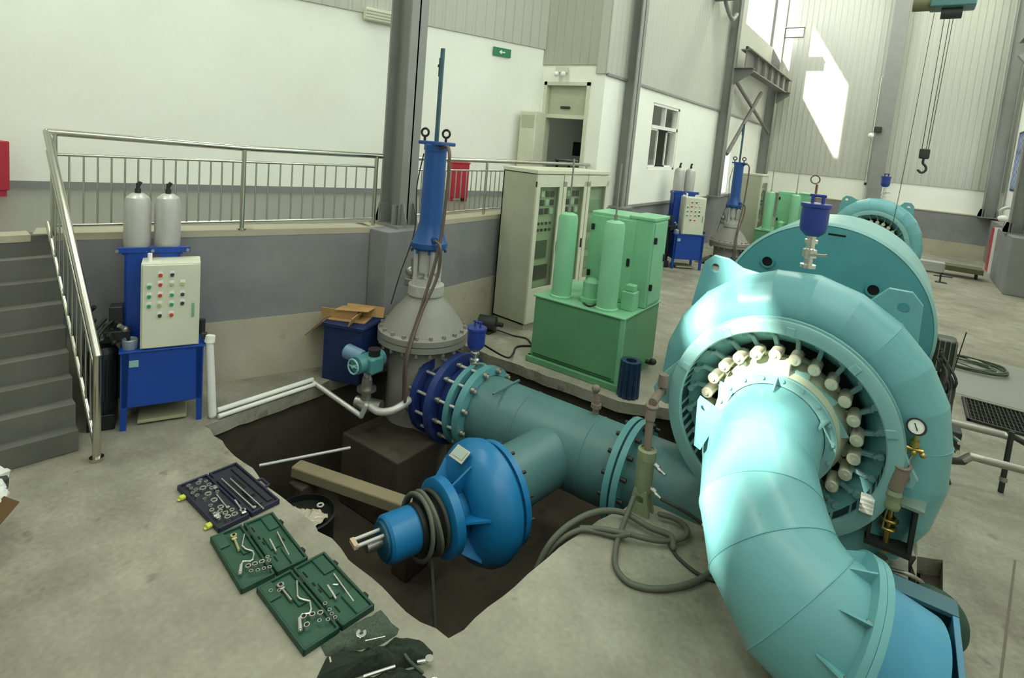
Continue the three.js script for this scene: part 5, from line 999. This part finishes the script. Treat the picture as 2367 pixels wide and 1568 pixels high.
const rodTool = (name, label, a, b, r, head, y = .036) => {
  const t = thing(name, label, 'tool', [(a[0] + b[0]) / 2, y, (a[1] + b[1]) / 2]);
  part('shaft', rod([a[0], y, a[1]], [b[0], y, b[1]], r, r, 10), mt.chrome, t);
  if (head) part('head', [rod([b[0], y - .008, b[1]], [b[0], y + .012, b[1]], r * 2.2, r * 2.2, 12)], mt.chrome, t);
  return t;
};
rodTool('extension_bar', 'long thin steel bar on the hinge side of the navy tool case lid', [-3.955, -2.147], [-3.468, -2.125], .006, 1, .04);
rodTool('extension_bar', 'long thin steel bar in the middle of the navy tool case lid', [-3.913, -2.19], [-3.42, -2.166], .006, 0, .04);
rodTool('extension_bar', 'short steel bar lying among the sockets in the navy tool case', [-3.797, -2.03], [-3.6, -2.005], .006, 1, .04);
rodTool('extension_bar', 'slanting steel bar in the lid of the middle green tool case', [-3.144, -2.1], [-2.9, -2.03], .006, 0);
rodTool('handle_bar', 'short steel handle in the lid of the middle green tool case', [-3.116, -2.03], [-2.987, -1.995], .008, 0);
rodTool('sliding_bar', 'long steel T bar in the lid of the green tool case nearest the pit corner', [-2.567, -2.12], [-2.31, -2.065], .006, 0);
rodTool('handle_bar', 'short steel handle in the lid of the green tool case nearest the pit corner', [-2.52, -2.04], [-2.4, -2.01], .008, 0);
rodTool('cross_bar', 'tiny steel cross bar beside the T bar in the green lid', [-2.5, -2.06], [-2.475, -2.08], .005, 0, .04);
function ratchet(label, a, b, m) {
  const t = thing('ratchet', label, 'ratchet', [a[0], .036, a[1]]), dx = b[0] - a[0], dz = b[1] - a[1], an = -Math.atan2(dz, dx);
  part('head', [obox([a[0], .036, a[1]], .06, .018, .036, an, 0, 0, .008), rod([a[0], .03, a[1]], [a[0], .05, a[1]], .02, .02, 16)], m, t);
  part('handle', [rod([a[0] + dx * .1, .036, a[1] + dz * .1], [b[0], .036, b[1]], .007, .009, 10)], m, t);
  part('drive', box(a[0] - .007, a[0] + .007, .05, .056, a[1] - .007, a[1] + .007), mt.darkGap, t);
}
ratchet('pale ratchet wrench lying beside the hinge of the navy tool case', [-3.5, -2.06], [-3.65, -2.085], mt.chrome);
ratchet('yellowish ratchet wrench in the middle green tool case', [-3.31, -1.89], [-3.172, -1.85], M({ color: '#b6b384', roughness: .35, metalness: .4 }));
ratchet('grey ratchet wrench in the green tool case nearest the pit corner', [-2.72, -1.855], [-2.582, -1.838], mt.dullsteel);
{
  const y = .045, z3 = a => a.map(([x, z]) => [x, y, z]);
  for (const [l, p] of [['bent steel speed brace across the middle green tool case', [[-3.268, -1.94], [-3.184, -1.878], [-3.139, -1.877], [-3.091, -1.895], [-3.061, -1.886], [-3.025, -1.856], [-3.025, -1.837], [-3.056, -1.81], [-3.039, -1.79], [-2.98, -1.75]]], ['bent steel speed brace across the green tool case nearest the pit corner', [[-2.675, -1.934], [-2.577, -1.873], [-2.552, -1.87], [-2.516, -1.885], [-2.493, -1.897], [-2.44, -1.868], [-2.425, -1.845], [-2.449, -1.815], [-2.438, -1.79], [-2.37, -1.75]]]]) {
    const t = thing('speed_brace', l, 'brace', [p[4][0], y, p[4][1]]);
    part('crank', poly(z3(p), .0065, 10), mt.chrome, t);
    const a = p[8], b = p[9]; part('grip', rod([a[0], y, a[1]], [b[0], y, b[1]], .009, .012, 12), mt.silver, t);
  }
  const u = thing('universal_joint', 'pale universal joint at the near end of the navy tool case', 'joint', [-3.55, .03, -1.93]);
  part('fork', [box(-3.6, -3.57, .024, .045, -1.935, -1.9, .004)], mt.chrome, u); part('shank', rod([-3.57, .035, -1.918], [-3.53, .035, -1.915], .009, .009, 10), mt.chrome, u);
  const s = thing('spark_plug_socket', 'grey cylindrical socket lying on its side at the back of the navy case', 'socket', [-3.88, .035, -2.07]);
  part('barrel', rod([-3.905, .036, -2.07], [-3.86, .036, -2.065], .014, .014, 16), mt.dullsteel, s); part('bore', rod([-3.86, .036, -2.065], [-3.858, .036, -2.0648], .009, .009, 12), mt.darkGap, s);
}
// tool roll with spanners at the pit corner
{
  const wav = (pts, y, am, fq, th, off = 0) => {                     // sagging cloth slab from an outline
    const s = shape(pts.map(p => [p[0], -p[1]]));
    const g = new THREE.ExtrudeGeometry(s, { depth: th, bevelEnabled: true, bevelSize: .006, bevelThickness: .006, bevelSegments: 2, curveSegments: 8 });
    const f = fin(g.rotateX(-Math.PI / 2)); const p = f.attributes.position;
    for (let i = 0; i < p.count; i++) { const n = noise.noise(p.getX(i) * fq + off, 2, p.getZ(i) * fq); p.setY(i, Math.max(.001, p.getY(i) + y + am * (.5 + .5 * n) * (p.getY(i) > .008 ? 1 : 0))); }
    f.computeVertexNormals(); return f;
  };
  const heap = (pts, h, label) => {                                   // soft cloth surface inside an outline
    const c = pts.reduce((a, p) => [a[0] + p[0] / pts.length, a[1] + p[1] / pts.length], [0, 0]);
    const pos = [], K = 9, M2 = 72;
    const ringPt = (k, j) => { const a = j / M2 * pts.length, i = Math.floor(a) % pts.length, f = a - Math.floor(a), p = pts[i], q = pts[(i + 1) % pts.length]; const x = p[0] + (q[0] - p[0]) * f, z = p[1] + (q[1] - p[1]) * f, t = k / K; const X = c[0] + (x - c[0]) * t, Z = c[1] + (z - c[1]) * t; const e = Math.sqrt(Math.max(0, 1 - t ** 3)); return [X, .002 + h * e * (.72 + .5 * noise.noise(X * 16, 3, Z * 16) + .22 * noise.noise(X * 42, 7, Z * 42)), Z]; };
    for (let k = 0; k < K; k++) for (let j = 0; j < M2; j++) { const A = ringPt(k, j), B = ringPt(k + 1, j), C = ringPt(k + 1, j + 1), D = ringPt(k, j + 1); pos.push(...A, ...C, ...B, ...A, ...D, ...C); }
    const g = new THREE.BufferGeometry(); g.setAttribute('position', new THREE.Float32BufferAttribute(pos, 3)); g.computeVertexNormals();
    return toSmooth(fin(g));
  };
  function toSmooth(g) { return toCreasedNormals(g, .9); }
  single('tool_roll', 'olive green canvas tool roll folded beside the green case, with an open spanner on it', 'tool bag', [heap([[-2.244, -1.789], [-2.213, -1.974], [-2.163, -2.15], [-2.112, -2.145], [-2.053, -2.13], [-2.001, -2.135], [-1.982, -2.1], [-2.003, -2.0], [-2.056, -1.92], [-2.113, -1.842], [-2.17, -1.769]], .05)], mt.cloth, [-2.1, 0, -1.95]);
  single('tool_bag', 'dark grey green canvas tool bag lying at the pit corner', 'tool bag', [heap([[-2.163, -1.768], [-2.09, -1.84], [-1.98, -1.98], [-1.93, -2.09], [-1.838, -2.16], [-1.754, -2.15], [-1.729, -2.11], [-1.773, -2.03], [-1.822, -1.96], [-1.92, -1.86], [-2.0, -1.72], [-2.097, -1.65]], .075)], mt.clothDark, [-1.95, 0, -1.9]);
  const y = .075;
  const spanner = (label, c, an, len, m) => {
    const t = localThing('spanner', label, 'spanner', [c[0], y, c[1]], an);
    const jaw = []; for (let i = 0; i <= 14; i++) { const a = .6 + i / 14 * (2 * Math.PI - 1.2); jaw.push([.026 * Math.cos(a), .026 * Math.sin(a)]); } for (let i = 14; i >= 0; i--) { const a = .6 + i / 14 * (2 * Math.PI - 1.2); jaw.push([.013 * Math.cos(a), .013 * Math.sin(a)]); }
    part('jaw', fin(ext(jaw, .008, [], .0015)).rotateX(-Math.PI / 2), m, t);
    part('shank', box(-len, -.02, 0, .007, -.006, .006, .002), m, t);
  };
  spanner('open ended spanner with a bright jaw on the olive tool roll', [-2.079, -1.923], 2.2, .03, mt.chrome);
  rodTool('screwdriver', 'thin bright steel rod lying along the edge of the olive tool roll', [-2.035, -1.915], [-1.975, -2.0], .004, 0, .07);
  rodTool('scraper', 'bright curved strip sticking out of the left end of the dark tool bag', [-2.12, -1.755], [-2.09, -1.74], .006, 0, .04);
  rodTool('flat_chisel', 'flat pale steel chisel at the bottom edge of the picture', [-1.9, -1.79], [-1.82, -1.93], .009, 0, .05);
  rodTool('pointed_punch', 'small shiny punch at the right end of the dark tool bag', [-1.76, -2.03], [-1.72, -2.08], .01, 1, .035);
  const g = thing('green_pouch', 'crumpled dark green pouch below the dark tool bag at the bottom edge', 'pouch', [-1.8, 0, -1.86]);
  part('pouch', heap([[-1.93, -1.76], [-1.86, -1.9], [-1.8, -1.98], [-1.74, -2.02], [-1.66, -2.02], [-1.7, -1.92], [-1.78, -1.8], [-1.85, -1.7]], .06), mt.clothDark, g);
  part('strap', poly([[-1.82, .06, -2.0], [-1.77, .06, -1.99], [-1.7, .03, -2.01]], .008, 8), mt.cloth, g);
  for (const [x, z, r, l] of [[-1.635, -2.03, .02, 'loose steel ring lying on the bare concrete at the bottom edge'], [-1.53, -2.09, .024, 'olive ring nut lying on the concrete right of the steel ring']]) {
    const t = localThing('ring_nut', l, 'ring', [x, 0, z]);
    part('ring', torus(r, .007, [0, .008, 0], [0, 1, 0], 24, 10), r > .022 ? mt.oliveDark : mt.chrome, t);
  }
}
// ---------------------------------------------------------------- the second set, further down the hall
{
  const c = r => r;
  dup(turbine1, [.02, .12, -12.3], 'smaller looking teal turbine casing far behind the generator');
  dup(valve1, [.62, .0, -10.9], 'far grey gate valve with a blue actuator near the second green governor');
  dup(gov1, [.32, 0, -10.9], 'far green governor standing behind the near turbine, before the corner column');
  dup(pipe1, [.5, 0, -10.9], 'far inlet pipe low behind the far blue tank');
  const far = (o, l) => { const r = dup(o, [0, 0, 0], l, -.45); r.position.set(-4.4, o.position.y * 1.2, -13.35); r.scale.setScalar(1.2); };
  far(unit1, 'far dark blue hydraulic tank below the small white window');
  far(cbox1, 'far narrow white control box on the far blue tank');
  far(gas1, 'left gas bottle of the far blue hydraulic unit'); far(gas2, 'right gas bottle of the far blue hydraulic unit');
  const cab = scene.getObjectByName('control_cabinet');
  const k = dup(cab, [.85, 0, -10.9], 'far pale olive cabinet behind the far green governor'); delete k.userData.group;
  airValve([-.45, 2.12, -17.4], 'tiny blue air valve pot on top of the far turbine', 1.1);
  const g = thing('pressure_gauge', 'brown gauge with a white face left of the far turbine', 'gauge', [-1.9, 0, -16.6]);
  part('stem', rod([-1.9, 0, -16.6], [-1.9, 2.3, -16.6], .03, .03, 10), M({ color: '#7d5a45', roughness: .5 }), g);
  part('case', lathe([[0, 0], [.11, 0], [.12, .02], [.12, .06], [.1, .06], [0, .05]], [-1.95, 2.42, -16.6], [0, 0, 1], 24), M({ color: '#6d4f3e', roughness: .5 }), g);
  part('dial', lathe([[0, .061], [.09, .061], [.09, .055], [0, .055]], [-1.95, 2.42, -16.6], [0, 0, 1], 24), mt.dial, g);
}
scene.traverse(o => { if (o.isMesh) { o.castShadow = true; o.receiveShadow = true; } if (o.isLight && o.shadow) o.castShadow = true; });
renderer.render(scene, camera);
